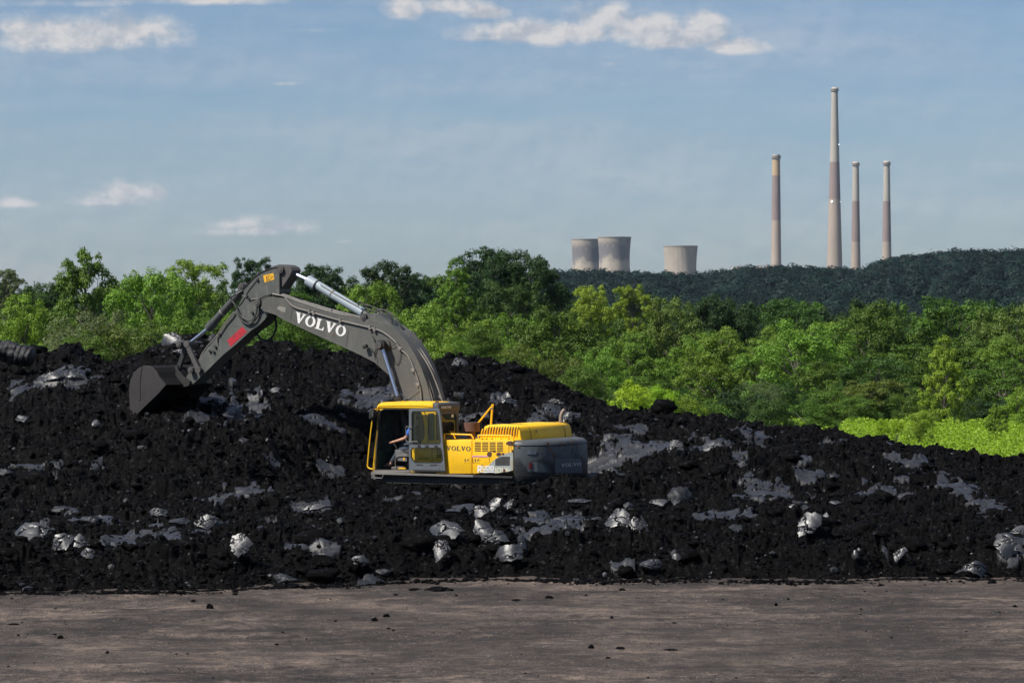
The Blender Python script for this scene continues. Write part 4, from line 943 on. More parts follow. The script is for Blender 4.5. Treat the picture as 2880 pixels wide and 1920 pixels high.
bm = bmesh.new(); box_bm(bm, (0, 0, 0.55), (1.6, 2.2, 0.4)); tube_bm(bm, [(0,0,0.7), (0,0,1.06)], 0.7, 32); mesh_bm('undercarriage_frame', bm, blk, exc)
# platform
pl = prism('platform', PL([(1043,1328),(1446,1340),(1446,1366),(1060,1357),(1045,1350)], YB-0.03), -YB+0.03, YB-0.03, blk, exc)
prism('front_skirt', PL([(1042.5,1328.5),(1056,1329),(1060,1356),(1046,1350)], YB), YB-0.9, YB-0.001, gry, pl)
for a, b, m in ((1044,1138,alu),(1139,1188,alu),(1189,1240,alu),(1241,1330,alu),(1331,1440,blk)):
    t = lambda q: 1328+(q-1043)*12/403
    prism('walkway_plate', PL([(a,t(a)-1),(b,t(b)-1),(b,t(b)+4.6),(a,t(a)+4.6)], YB+0.10), YB-0.02, YB+0.10, m, pl)
tube('step_rail', [m3(*p, YB+0.13) for p in ((1052,1333),(1055,1343),(1075,1344),(1078,1335))], 0.013, alu, pl, n=8)
bm = bmesh.new()
for i in range(26): px = 1090+i*8.6; box_bm(bm, m3(px, 1349+(px-1043)*0.012, YB-0.028), (0.02, 0.008, 0.012))
mesh_bm('bolt_row', bm, pipem, pl)
# left side panels with doors, grilles and decals
def sidepanel(name, x0p, x1p, mat, bevel=0.02):
    return prism(name, PL([(x0p,1237),(x1p,1237),(x1p,1331.5),(x0p,1331.5)], YB), 0.9, YB, mat, exc, bevel=bevel, smooth=True)
p1 = sidepanel('front_side_panel', 1226, 1326.5, yel); p2 = sidepanel('rear_side_panel', 1328, 1444, yelr)
box('right_side_panel', m2(1226,1240,YB)[0], -2.27, -YB, -0.9, 1.22, 2.02, yel, exc, 0.03)
box('machine_deck', 0.2, -2.27, -0.9, 0.9, 1.2, 1.98, yelr, exc)
box('front_right_box', 1.55, 0.25, -YB, -0.65, 1.2, 2.0, gry, exc, 0.05); 
V0 = m3(1255,1266,YB+.001); volvo(V0, MX, UZ, (V0-m3(1324,1266,YB+.001)).length, 0.115, grl, p1, 0.003)
def plate(name, pts, y, th, mat, parent, holes=()): return prism(name, PL(pts, y), y, y+th, mat, parent, holes=[PL(h, y) for h in holes])
# side panel slots; a strip painted for the door's shadow follows further down
bm = bmesh.new()
for r_ in range(6):
    for c_ in range(4):
        x0 = 1335.5+c_*20.8; y0 = 1243+r_*4.6-0.2*c_*0
        prism_bm(bm, PL([(x0,y0),(x0+17,y0),(x0+16.6,y0+2.4),(x0-0.4,y0+2.4)], YB+.001), YB+.001, YB+.004)
mesh_bm('grille_slots', bm, blkl, p2)
bm = bmesh.new()
for r_ in range(7): prism_bm(bm, PL([(1228,1247+r_*6),(1250,1247+r_*6),(1250,1250+r_*6),(1228,1250+r_*6)], YB+.001), YB+.001, YB+.004)
mesh_bm('grille_slots', bm, blkl, p1)
sw = [(1443,1269),(1425,1274),(1408,1281),(1395,1289),(1382,1300),(1372,1311),(1364,1322),(1361,1331),(1443,1331)]
plate('grey_swoosh', sw, YB+.001, .002, paint('swoosh_paint', (0.30,0.33,0.31), .45, grime=(.2,.12,.07), amount=.3, rust=.2), p2)
mg = plate('mesh_grille', [(1411,1283.5),(1434,1283.5),(1434,1308),(1393,1308),(1393,1291)], YB+.003, .003, blkl, p2)
bm = bmesh.new()
for i in range(7): prism_bm(bm, PL([(1393+0*i,1286+i*3.6),(1434,1286+i*3.6),(1434,1286.8+i*3.6),(1393,1286.8+i*3.6)] if i > 1 else [(1405-3*i,1286+i*3.6),(1434,1286+i*3.6),(1434,1286.8+i*3.6),(1405-3*i,1286.8+i*3.6)], YB+.006), YB+.006, YB+.008)
for i in range(11): prism_bm(bm, PL([(1396+i*3.6,max(1284.5,1291-i*1.5)),(1396.6+i*3.6,max(1284.5,1291-i*1.5)),(1396.6+i*3.6,1307.5),(1396+i*3.6,1307.5)], YB+.006), YB+.0062, YB+.0078)
mesh_bm('grille_mesh', bm, gryl, mg)
plate('warning_strip', [(1328.6,1280.5),(1372,1280.5),(1371,1285.5),(1328.6,1285.5)], YB+.001, .003, flat('pink_decal', (0.80,0.50,0.50), .5), p2)
w0 = m3(1330,1284.8,YB+.005); words('THE EXTENDORED HOOD', w0, MX, UZ, (w0-m3(1370,1284.8,YB+.005)).length, .032, flat('red_lettering', (.55,.03,.06), .5), p2, th=.001)
for (x0, par) in ((1304.5,p1),(1333,p2)):
    plate('latch', [(x0,1287),(x0+16,1287),(x0+16,1301),(x0,1301)], YB+.001, .004, yel, par, holes=[[(x0+2.5,1289),(x0+5.5,1289),(x0+5.5,1299),(x0+2.5,1299)]])
    plate('latch_recess', [(x0+2.5,1289.2),(x0+5.2,1289.2),(x0+5.2,1298.8),(x0+2.5,1298.8)], YB+.0005, .002, blkl, par)
    plate('latch_recess', [(x0+10.5,1289.2),(x0+13.2,1289.2),(x0+13.2,1296),(x0+10.5,1296)], YB+.0055, .002, blkl, par)
    plate('latch_key', [(x0+7.5,1293.5),(x0+9.5,1293.5),(x0+9.5,1296.5),(x0+7.5,1296.5)], YB+.0055, .006, chrome, par)
for (cx, cy, rx, ry, par) in ((1434,1245,10,6.5,p2),(1440.5,1249,4,4,p2),(1377,1277,7,7.5,p2),(1403,1276.5,7.5,5.5,p2),(1414.5,1276,3.5,4,p2),(1390,1269,6,1.8,p2),(1440,1266,2,2,p2)):
    rr_ = random.Random(int(cx)); plate('rust_patch', [(cx+rx*math.cos(a*.5236)*(.75+.4*rr_.random()), cy+ry*math.sin(a*.5236)*(.75+.4*rr_.random())) for a in range(12)], YB+.004, .004, rustspot, par)
for (cx, y1, y2) in ((1431,1251,1276),(1376,1284,1300),(1402,1282,1290),(1437,1252,1262),(1440,1296,1330)):
    plate('rust_run', [(cx-1.2,y1),(cx+1,y1),(cx+.4,y2),(cx-.5,y2)], YB+.0035, .0012, flat('rust_stain', (.42,.21,.04), .6), p2)
# RUDD, the unit number
def blocky(px0, px1, y0, y1, kind):
    w, h = px1-px0, y1-y0; t = 4.2
    P = lambda a, b: (px0+a*w, y1-b*h)
    if kind == 'R': return [([P(0,0),P(0,1),P(1,1),P(1,.45),P(.72,.36),P(1,0),P(.70,0),P(.42,.36),P(.32,.36),P(.32,0)], [[P(.32,.56),P(.70,.56),P(.70,.80),P(.32,.80)]])]
    if kind == 'U': return [([P(0,1),P(0,.1),P(.1,0),P(.9,0),P(1,.1),P(1,1),P(.70,1),P(.70,.24),P(.30,.24),P(.30,1)], [])]
    if kind == 'D': return [([P(0,0),P(0,1),P(.82,1),P(1,.85),P(1,.15),P(.82,0)], [[P(.30,.24),P(.70,.24),P(.70,.76),P(.30,.76)]])]
bm = bmesh.new(); yl = YB+.0035
for (a, b, c, d, k_) in ((1343,1355.5,1309,1328,'R'),(1356.8,1366.5,1309.5,1322,'U'),(1368,1377.7,1309.5,1322,'D'),(1379.2,1389,1309.5,1322,'D')):
    for outer, holes in blocky(a, b, c, d, k_): prism_bm(bm, PL(outer, yl), yl, yl+.003, [PL(h, yl) for h in holes])
prism_bm(bm, PL([(1356.8,1325),(1389,1325),(1389,1328),(1356.8,1328)], yl), yl, yl+.003); mesh_bm('lettering', bm, whl, p2)
w0 = m3(1392,1329,yl); words('EC330Blc', w0, MX, UZ, (w0-m3(1435,1329,yl)).length, .125, cream, p2, bold=0.02, th=.002)
plate('mud_smear', [(1346,1331),(1352,1328),(1362,1330),(1380,1328),(1395,1330.5),(1412,1327.5),(1428,1326),(1443,1322),(1443,1334),(1346,1334)], YB+.007, .02, M['coal'], p2)
plate('rust_patch', [(1416,1316),(1421,1319),(1422,1329),(1419,1331),(1414,1328),(1415,1322)], YB+.0075, .004, rustspot, p2)
plate('door_shadow_strip', [(1256.5,1238.5),(1263.5,1238.5),(1264,1329),(1257,1329)], YB+.0003, .0006, yelr, p1)  # thin strip standing in for the cab door's cast shadow on the panel
# counterweight with curved plan
cwout = [(-2.28,1.49),(-2.40,1.48),(-2.52,1.43),(-2.66,1.33),(-2.78,1.21),(-2.88,1.06),(-2.96,.88),(-3.02,.70),(-3.07,.48),(-3.10,.25),(-3.11,0)]
cwout = cwout+[(x, -y) for x, y in cwout[-2::-1]]
def cwp(s, z, off=0.0):
    """point on the counterweight's outer surface, s = 0..1 along the plan from the left side round the tail"""
    L = [0]; 
    for a, b in zip(cwout, cwout[1:]): L.append(L[-1]+math.hypot(b[0]-a[0], b[1]-a[1]))
    t = s*L[-1]; i = max(j for j in range(len(cwout)-1) if L[j] <= t+1e-9); u = (t-L[i])/(L[i+1]-L[i]); a, b = cwout[i], cwout[i+1]
    n = Vector((-(a[1]-b[1]), (a[0]-b[0]), 0)).normalized(); 
    if n.x > 0 and abs(a[1]) < 1.4: n = -n
    if n.dot(Vector((a[0]+2.2, a[1]*.8, 0))) < 0: n = -n
    return Vector((a[0]+(b[0]-a[0])*u, a[1]+(b[1]-a[1])*u, z))+n*off
levels = [(0.985,.16),(1.0,.08),(1.06,.03),(1.20,.005),(1.45,0),(1.86,.012),(1.905,.022),(1.915,.045),(1.93,.045),(1.94,.02),(1.98,.03),(2.02,.06),(2.045,.10),(2.06,.18)]
bm = bmesh.new(); rings = []
for z, ins in levels:
    rings.append([bm.verts.new(Vector((max(-3.2, x+ins*(1 if x < -2.3 else 0)*min(1, (-2.28-x)/.4)), y*(1-ins*0.55), z))) for x, y in cwout])
for a, b in zip(rings, rings[1:]):
    for j in range(len(a)-1): bm.faces.new((a[j], a[j+1], b[j+1], b[j]))
    bm.faces.new((a[-1], a[0], b[0], b[-1]))
bm.faces.new(rings[0]); bm.faces.new(rings[-1][::-1])
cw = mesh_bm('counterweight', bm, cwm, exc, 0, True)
def px2s(px):
    best = min((abs((lambda w: w.x/w.y*F+CX)(EX0+FW*cwp(i/400, 1.5).x+LF*cwp(i/400, 1.5).y)-px), i/400) for i in range(0, 330)); return best[1]
def cwpatch(name, outline_px, off, th, mat, nsub=8):
    """outline in photo px, laid on the curved surface"""
    def conv(px, py):
        s = px2s(px); p = cwp(s, 1.5); D = (EX0+FW*p.x+LF*p.y).y; return s, CH-(py-HY)/F*D
    uv = []
    n = len(outline_px)
    for i in range(n):
        a, b = outline_px[i], outline_px[(i+1) % n]
        for j in range(nsub): uv.append(conv(a[0]+(b[0]-a[0])*j/nsub, a[1]+(b[1]-a[1])*j/nsub))
    # slice into vertical strips so the patch follows the curve
    s0 = min(u for u, _ in uv); s1 = max(u for u, _ in uv); K = 24; bm = bmesh.new(); cols = []
    for i in range(K+1):
        s = s0+(s1-s0)*(i+.0)/K; s = min(max(s, s0+1e-4), s1-1e-4); zs = []
        for (a, za), (b, zb) in zip(uv, uv[1:]+uv[:1]):
            if (a-s)*(b-s) < 0: zs.append(za+(zb-za)*(s-a)/(b-a))
        if len(zs) < 2: continue
        cols.append((s, min(zs), max(zs)))
    vs = [[bm.verts.new(cwp(s, z, o)) for z in (zl, zh) for o in (off, off+th)] for s, zl, zh in cols]
    for a, b in zip(vs, vs[1:]):
        bm.faces.new((a[1], b[1], b[3], a[3])); bm.faces.new((a[0], a[1], b[1], b[0])); bm.faces.new((a[3], b[3], b[2], a[2]))
    bm.faces.new((vs[0][0], vs[0][2], vs[0][3], vs[0][1])); bm.faces.new((vs[-1][0], vs[-1][1], vs[-1][3], vs[-1][2]))
    return mesh_bm(name, bm, mat, cw)
cwpatch('tail_light_recess', [(1480,1304),(1484,1297),(1500,1295),(1522,1297),(1536,1304),(1546,1316),(1551,1330),(1520,1329),(1484,1326)], .002, .003, cwd)
cwpatch('recess_plate', [(1487,1303),(1500,1299),(1518,1301),(1530,1309),(1540,1325),(1515,1327),(1487,1322)], .006, .003, paint('plate_paint', (.10,.115,.115), .5))
cwpatch('tail_light', [(1487.5,1301),(1495.5,1300),(1495.5,1317),(1487.5,1317)], .010, .012, redl)
cwpatch('logo_plate', [(1561,1290),(1565,1288.5),(1630,1289),(1635,1293),(1638,1330),(1561,1329)], .002, .006, paint('logo_plate_paint', (.09,.105,.115), .5))
cwpatch('hatch', [(1482,1263),(1508,1263),(1508,1277),(1482,1277)], .002, .003, paint('hatch_paint', (.10,.125,.145), .5))
cwpatch('seam', [(1446,1336),(1655,1336),(1655,1337.2),(1446,1337.2)], .001, .002, blkl)
for (a, b, c, d) in ((1538,1243,1546,1256),(1574,1245,1580,1255),(1589,1244,1592,1252),(1546,1257,1551,1270),(1553,1270,1558,1286),(1560,1286,1563,1302),(1452,1252,1462,1257),(1470,1243,1475,1246),(1514,1256,1518,1261)):
    cwpatch('rust_patch', [(a,b),(a+(c-a)*.7,b),(c,d),(a+(c-a)*.4,d)], .0035, .003, paint('rust_on_grey', (.16,.075,.045), .8) if a == 1538 else bpy.data.materials['rust_on_grey'], 4)
# raised VOLVO on the rear plate
vo = cwp(px2s(1574), 0, .014); v1 = cwp(px2s(1629), 0, .014); zt = CH-(1305-HY)/F*69.6; rt = (v1-vo); wd = rt.length; rt.normalize(); vo.z = zt-.088
nmid = cwp(px2s(1601), 0, .03)-cwp(px2s(1601), 0, 0)
volvo(vo+nmid.normalized()*.03, rt, UZ, wd, .088, flat('worn_white_lettering', (.42,.42,.41), .5), cw, .008)
# engine hood: side louvres face left, the plain back faces the rear
XR = -2.25; hx0, _ = m2(1349,1233,1.1)
prof = [(hx0,2.03),(hx0-.03,2.14),m2(1357,1208,1.1),m2(1364,1198,1.1),m2(1375,1194,1.1),(-1.9,2.425),(-2.08,2.41),(-2.16,2.37),(-2.21,2.28),(-2.25,2.03)]
bm = bmesh.new(); prism_bm(bm, prof, -1.36, 1.10); bmesh.ops.dissolve_limit(bm, angle_limit=.01, verts=bm.verts, edges=bm.edges)
hood = mesh_bm('engine_hood', bm, yel, exc, .07, True)
bm = bmesh.new()
for i in range(13):
    px = 1360+i*7.6; q = [m2(px+dx, py, 1.1) for dx, py in ((0,1199.5 if i > 1 else 1204),(3.2,1198.5 if i > 1 else 1203),(-.5,1226),(-3.4,1227))]; prism_bm(bm, q, 1.100, 1.104)
mesh_bm('louvre_slots', bm, blkl, hood)
bm = bmesh.new()
for i in range(14):
    px = 1356.5+i*7.6; pts = [m3(px-3.2, 1228, 1.11), m3(px-1.6,1214,1.115), m3(px+.3,1203 if i > 1 else 1209,1.112), m3(px+1.2, 1198 if i > 1 else (1207 if i == 0 else 1203),1.08)]; tube_bm(bm, pts, .017, 6)
mesh_bm('louvre_ribs', bm, yel, hood)
for yy in (0.62, -1.02):
    bm = bmesh.new(); tube_bm(bm, [(-1.2, yy, 2.428), (-1.95, yy, 2.428), (-2.10, yy, 2.40), (-2.19, yy, 2.33), (-2.235, yy, 2.22), (-2.252, yy, 2.06)], .007, 6); mesh_bm('hood_seam', bm, blkl, hood)
bm = bmesh.new(); box_bm(bm, (-2.242, .37, 2.25), (.01, .035, .075), Matrix.Rotation(.3, 3, 'X')); mesh_bm('paint_chip', bm, blkl, hood)
box('hood_base_strip', hx0+.05, -1.75, 1.10, 1.30, 2.025, 2.06, yelr, hood)
bm = bmesh.new()
for px in (1357,1369,1384,1410,1432,1445): box_bm(bm, m3(px, 1233.5, 1.305), (.03,.02,.02))
mesh_bm('hood_bolts', bm, blkl, hood)
tube('exhaust_pipe', [(-2.03,-1.16,2.38),(-2.03,-1.16,2.52),(-2.04,-1.165,2.60),(-2.07,-1.18,2.68),(-2.12,-1.20,2.745)], .055, paint('exhaust_steel', (.30,.24,.20), .5, metal=.5, grime=(.12,.06,.04), amount=.5, gscale=9), exc, True, 14, .047)
# air pre-cleaner
pc_ = m3(1326.5,1213,.45); zt_ = m3(1326.5,1188,.45).z
bm = bmesh.new(); tube_bm(bm, [(pc_.x,.45,1.96),(pc_.x,.45,pc_.z)], .10, 20); pcs = mesh_bm('precleaner_stem', bm, rustm, exc, 0, True)
bm = bmesh.new(); tube_bm(bm, [(pc_.x,.45,pc_.z),(pc_.x,.45,pc_.z+.012)], .20, 32); tube_bm(bm, [(pc_.x,.45,pc_.z+.01),(pc_.x,.45,zt_-.012)], .208, 32); tube_bm(bm, [(pc_.x,.45,zt_-.012),(pc_.x,.45,zt_+.004)], .202, 32); mesh_bm('precleaner_bowl', bm, rustm, exc, 0, True)
# rails and mirror post
hr = tube('handrail', [m3(*p, 1.35) for p in ((1250,1236),(1250,1222),(1256,1220),(1320,1222),(1327,1225),(1332,1233))], .018, yel, exc, True, 8)
tube('handrail_brace', [m3(1275,1220.5,1.35), m3(1281,1233,1.33)], .015, yel, hr, n=8)
tube('handrail', [m3(*p, 1.36) for p in ((1346,1234),(1346,1226),(1351,1223.5),(1430,1224.5),(1437,1226),(1443,1234))], .018, yel, exc, True, 8)
mp = tube('mirror_post', [m3(1381,1193,.3), m3(1383,1165,.3), m3(1385.5,1140,.3)], .026, yel, exc, n=10)
tube('post_brace', [m3(1345,1189,.3), m3(1382,1143,.3)], .022, yel, mp, n=8); tube('post_collar', [m3(1384,1150,.3), m3(1384.2,1146,.3)], .04, pipem, mp)
tube('post_cap', [m3(1385.3,1143,.3), m3(1385.8,1136,.3)], .032, yel, mp); tube('aerial', [m3(1389,1147,.28), m3(1390,1122,.28)], .005, blk, exc, n=6)
# ---- cab
YC = 1.45; YF = 0.48
cab = prism('cab', PL([(1046,1327.5),(1226,1330),(1226,1326),(1048,1323)], YC), YF, YC, blk, exc)          # floor
side = [(1046,1326),(1050,1290),(1057,1215),(1061,1165),(1062,1148),(1066,1140),(1076,1137),(1216,1136.5),(1223,1140),(1226,1170),(1227,1240),(1227,1328)]
door_open = [(1054.5,1321),(1057,1290),(1062,1215),(1067,1165),(1070,1154),(1080,1149),(1148,1149),(1153,1152),(1153,1321)]
rear_win = [(1160,1156),(1183,1155),(1188,1166),(1194,1200),(1194,1230),(1182,1247),(1160,1248)]
prism('left_frame', PL(side, YC), YC-.07, YC, yel, cab, holes=[PL(door_open, YC), PL(rear_win, YC)])
q2 = [(1204,1162),(1221,1161),(1222.5,1236),(1206,1238)]
plate('rear_quarter_glass', q2, YC+.002, .004, flat('dark_glass', (.05,.075,.07), .08), cab)
sealm = [(1054.5+1.5,1319.5),(1058.5,1290),(1063.5,1215),(1068.6,1165),(1071.5,1156),(1081,1151),(1147,1151),(1151,1153.5),(1151,1319.5)]
prism('door_seal', PL(door_open, YC), YC-.02, YC+.006, rub, cab, holes=[PL(sealm, YC)])
rws = [(1162,1158),(1182,1157),(1186,1167),(1192,1200),(1192,1229),(1181,1245),(1162,1246)]
prism('window_seal', PL(rear_win, YC), YC-.02, YC+.006, rub, cab, holes=[PL(rws, YC)]); prism('rear_side_glass', PL(rear_win, YC), YC-.03, YC-.024, glassd, cab)
X0, ZB = m2(1046,1326,YC); XT, ZT = m2(1062,1148,YC); XRR = m2(1226,1240,YC)[0]
plate('sill_cover', [(1053,1321),(1153,1321.5),(1153,1327.5),(1050,1327)], YC+.001, .02, alu, cab)
# right side: frame and glass
xa = lambda a: [(x, z) for x, z in a]
rs_out = PL(side, YC); rs_h1 = PL([(1057,1262),(1063,1200),(1070,1156),(1150,1152),(1150,1262)], YC); rs_h2 = PL([(1160,1155),(1215,1155),(1216,1248),(1160,1250)], YC)
prism('right_frame', rs_out, YF, YF+.06, blk, cab, holes=[rs_h1, rs_h2]); prism('right_glass', rs_h1, YF+.02, YF+.026, glass, cab); prism('right_rear_glass', rs_h2, YF+.02, YF+.026, glassd, cab)
# roof
rp = PL([(1061,1150),(1062.5,1142),(1066,1136),(1075,1131.5),(1090,1130),(1150,1130),(1195,1131),(1211,1133),(1218,1137),(1219,1146),(1200,1147.5),(1080,1146),(1067,1146)], YC)
roof = prism('roof', rp, YF-.02, YC+.025, yel, cab, bevel=.035, smooth=True)
tube('gutter', [m3(*p, YC+.03) for p in ((1061,1156),(1062,1146),(1067,1141),(1120,1139.5),(1180,1140),(1212,1142))], .008, yelr, roof, n=6)
bm = bmesh.new(); tube_bm(bm, [m3(1134,1130,1.2), m3(1134,1127,1.2)], .03, 10); mesh_bm('roof_knob', bm, yel, roof)
wl = m3(1229,1133,1.30); bm = bmesh.new(); box_bm(bm, wl, (.06,.10,.08)); lamp = mesh_bm('work_lamp', bm, blk, cab, .008); bm = bmesh.new(); box_bm(bm, wl+Vector((-.033,0,0)), (.006,.08,.06)); mesh_bm('lens', bm, orm, lamp)
tube('lamp_bracket', [m3(1218,1138,1.32), m3(1222,1135,1.32), m3(1228,1138,1.3)], .01, yelr, cab, n=6)
tube('aerial', [m3(1172,1130,1.3), m3(1172,1112,1.3)], .009, pipem, cab, n=6, r1=.004)
# front: windscreen slants
bm = bmesh.new(); fr = []
def quadprism(bm, a, b, w0, w1):
    pass
for y_ in (YF, YC-.06): 
    bm2 = prism_bm(bm, PL([(1046,1326),(1054.5,1321),(1070,1154),(1062,1148),(1061,1165)], YC), y_, y_+.06)
mesh_bm('front_pillars', bm, blk, cab)
gx = PL([(1047.5,1320),(1048.3,1320),(1063,1152),(1062.4,1152)], YC); prism('windscreen', gx, YF+.06, YC-.06, glass, cab)
prism('lower_front_panel', PL([(1048.6,1326),(1050.2,1326),(1054,1268),(1052.6,1268)], YC), YF+.06, YC-.06, paint('dark_green_trim', (.04,.07,.06), .5), cab)
prism('lower_right_trim', PL([(1052,1322),(1150,1322),(1150,1268),(1055,1268)], YC), YF+.061, YF+.09, bpy.data.materials['dark_green_trim'], cab)
# rear wall
def rearwall(name, y0, y1, z0, z1, mat, hole=None, x=XRR, th=.05):
    bm = bmesh.new(); loops = [[(y0,z0),(y1,z0),(y1,z1),(y0,z1)]]+([hole] if hole else [])
    allp = [p for l in loops for p in l]; a = [bm.verts.new((x, y, z)) for y, z in allp]; b = [bm.verts.new((x-th, y, z)) for y, z in allp]
    for t in tessellate_polygon([[Vector((y, z, 0)) for y, z in l] for l in loops]): bm.faces.new([a[i] for i in t]); bm.faces.new([b[i] for i in t[::-1]])
    k = 0
    for l in loops:
        for i in range(len(l)): bm.faces.new([a[k+i], a[k+(i+1) % len(l)], b[k+(i+1) % len(l)], b[k+i]])
        k += len(l)
    return mesh_bm(name, bm, mat, cab)
brn = paint('cab_rear_paint', (.075,.072,.068), .5, grime=(.10,.07,.05), amount=.4, gscale=5)
rearwall('rear_frame', YF, YC, 1.22, 2.80, brn, [(YF+.10,2.10),(YC-.10,2.10),(YC-.10,2.60),(YC-.16,2.66),(YF+.16,2.66),(YF+.10,2.60)], x=XRR-.001)
rearwall('rear_glass', YF+.09, YC-.09, 2.09, 2.67, glassd, None, XRR-.02, .006)
bm = bmesh.new(); prism_bm(bm, [(XRR+.10,2.72),(XRR-.055,2.72),(XRR-.085,2.78),(XRR-.085,2.88),(XRR-.05,2.935),(XRR+.10,2.95)], YF-.01, YC+.005); bmesh.ops.dissolve_limit(bm, angle_limit=.01, verts=bm.verts, edges=bm.edges); mesh_bm('rear_roof_band', bm, brn, cab, .02, True)
bz = Vector((XRR-.0865, YC-.10, 2.795)); volvo(bz, Vector((0,-1,0)), UZ, .46, .062, bpy.data.materials['white_lettering'], cab, .003)
bm = bmesh.new(); box_bm(bm, (XRR-.03, .74, 2.60), (.004,.10,.07)); mesh_bm('window_sticker', bm, cream, cab)
# door, swung back flat against the cab side
YD = 1.555
do = [(1153,1153),(1157,1148.5),(1232,1147),(1238,1152),(1241,1165),(1248,1245),(1254.5,1322),(1254,1327.5),(1153,1324)]
du = [(1160,1160),(1164,1155),(1229,1154),(1234,1160),(1236,1168),(1242.5,1240),(1239,1248),(1168,1249),(1160,1242)]
dl = [(1157.5,1264),(1164,1258),(1242,1257.5),(1246,1266),(1249,1292),(1243,1301),(1170,1300.5),(1163,1294),(1157.5,1284)]
door = prism('cab_door', PL(do, YD), YD, YD+.045, doorm, exc, holes=[PL(du, YD), PL(dl, YD)])
sh_ = lambda L, k: [((a-1200)*(1-k)+1200, (b-(1202 if L is du else 1279))*(1-k*1.4)+(1202 if L is du else 1279)) for a, b in L]
for nm, L in (('upper_seal', du), ('lower_seal', dl)): prism(nm, PL(L, YD), YD+.01, YD+.051, rub, door, holes=[PL(sh_(L, .045), YD)])
clr = glassmat('clear_door_glass', (.88,.92,.76), dirt=.04)
prism('upper_glass', PL(sh_(du, .03), YD), YD+.02, YD+.025, clr, door); prism('lower_glass', PL(sh_(dl, .03), YD), YD+.02, YD+.025, clr, door)
bm = bmesh.new(); tube_bm(bm, [m3(*p, YD+.03) for p in ((1192,1155),(1203,1178),(1204,1200),(1203,1248))], .010, 6); mesh_bm('window_bar', bm, rub, door)
plate('door_slot', [(1169,1304.5),(1190,1306),(1190,1309),(1172,1308)], YD+.045, .003, blkl, door); plate('door_slot', [(1209,1306),(1232,1305),(1228,1309),(1209,1309)], YD+.045, .003, blkl, door)
plate('door_sill', [(1165,1320),(1253,1322),(1253,1326.5),(1160,1325)], YD+.045, .006, blkl, door)
for (a, b) in ((1235,1307),(1242,1307),(1235,1317),(1243,1313)): plate('door_bolt', [(a,b),(a+2,b),(a+2,b+2.5),(a,b+2.5)], YD+.045, .004, blkl, door)
for a in (1174,1196,1222): plate('door_hinge', [(a,1251.5),(a+9,1251.5),(a+9,1257),(a,1257)], YD+.045, .012, blk, door)
tube('door_handle_rail', [m3(*p, YD+.08) for p in ((1160,1200.5),(1143,1199),(1141.5,1202),(1141.5,1238),(1145,1241.5),(1175,1241))], .009, pipem, door, n=8)
tube('door_check', [m3(1175,1241,YD+.08), m3(1175,1256,YD+.05)], .008, pipem, door, n=6)
w0 = m3(1178,1292,YC+.002); words('10012588', w0, MX, UZ, (w0-m3(1205,1292,YC+.002)).length, .062, blkl, cab, bold=.01, th=.002)
plate('lower_seam', [(1214.5,1256),(1216,1256),(1216,1326),(1214.5,1326)], YC+.001, .003, blkl, cab)
# front grab rail, mirror
gr = tube('grab_rail', [m3(*p, YC+.10) for p in ((1049,1318),(1040,1317),(1034,1311),(1034.5,1297),(1041,1230),(1047,1182))], .017, yel, exc, True, 8)
tube('rail_stay', [m3(1065,1152,YC+.02), m3(1056,1150.5,YC+.10)], .014, yel, gr, n=8)
mi = prism('mirror', PL([(1043,1152),(1047,1148.5),(1052,1150),(1050,1172),(1046,1179),(1042,1177)], YC+.12), YC+.02, YC+.20, blk, exc, bevel=.012, smooth=True)
tube('mirror_arm', [m3(1053,1150,YC+.10), m3(1048,1165,YC+.1)], .012, yel, mi, n=6)
prism('mirror_face', PL([(1048,1153),(1050.5,1153),(1049,1172),(1046.5,1172)], YC+.2), YC+.202, YC+.205, mirg, mi)
tube('corner_lamp', [m3(1037,1158,YC+.12), m3(1041,1156,YC+.12)], .035, mirg, exc)
# inside the cab
seat = box('seat', .60, 1.15, .72, 1.22, 1.62, 1.74, paint('seat_fabric', (.03,.03,.032), .8), cab, .04)
bm = bmesh.new(); box_bm(bm, (.55,.97,2.10), (.13,.50,.78), Matrix.Rotation(R(-8), 3, 'Y')); box_bm(bm, (.48,.97,2.58), (.10,.28,.20)); mesh_bm('seat_back', bm, bpy.data.materials['seat_fabric'], cab, .04, True)
box('seat_base', .62, 1.10, .78, 1.16, 1.26, 1.62, blk, cab)
cons = prism('control_console', PL([(1119,1264),(1133,1266),(1142,1275),(1153,1277),(1153,1297),(1128,1295),(1121,1282)], 1.22), 1.22, 1.36, paint('console_grey', (.13,.13,.13), .6), cab, bevel=.01)
plate('console_label', [(1134,1284),(1138,1284),(1138,1294),(1134,1294)], 1.36, .003, orm, cons)
tube('console_rail', [m3(*p, 1.38) for p in ((1112,1320),(1112,1290),(1117,1283),(1123,1281.5),(1153,1281.5))], .011, pipem, cab, n=8)
lev = tube('control_lever', [m3(1118,1266,1.25), m3(1112,1252,1.25), m3(1107,1247,1.25)], .014, rub, cab, n=8)
for a in ((1100,1249,1086,1300),(1104,1251,1090,1302)): tube('travel_lever', [m3(a[0], a[1]+6, .98), m3(a[2], a[3], .98)], .008, rub, cab, n=6)
tube('wiper', [m3(1124,1262,YF+.1), m3(1113,1180,YF+.1)], .01, rub, cab, n=6)
prism('inner_pillar', PL([(1110,1155),(1123,1155),(1124,1222),(1117,1262),(1112,1262)], .62), .56, .64, rub, cab)
bm = bmesh.new(); box_bm(bm, m3(1125,1316,1.2), (.34,.3,.08)); mesh_bm('floor_box', bm, paint('floor_grey', (.09,.09,.09), .6), cab, .02)
plate('floor_box_lid', [(1125,1314),(1140,1314),(1143,1318),(1123,1318)], 1.35, .05, yel, cab)

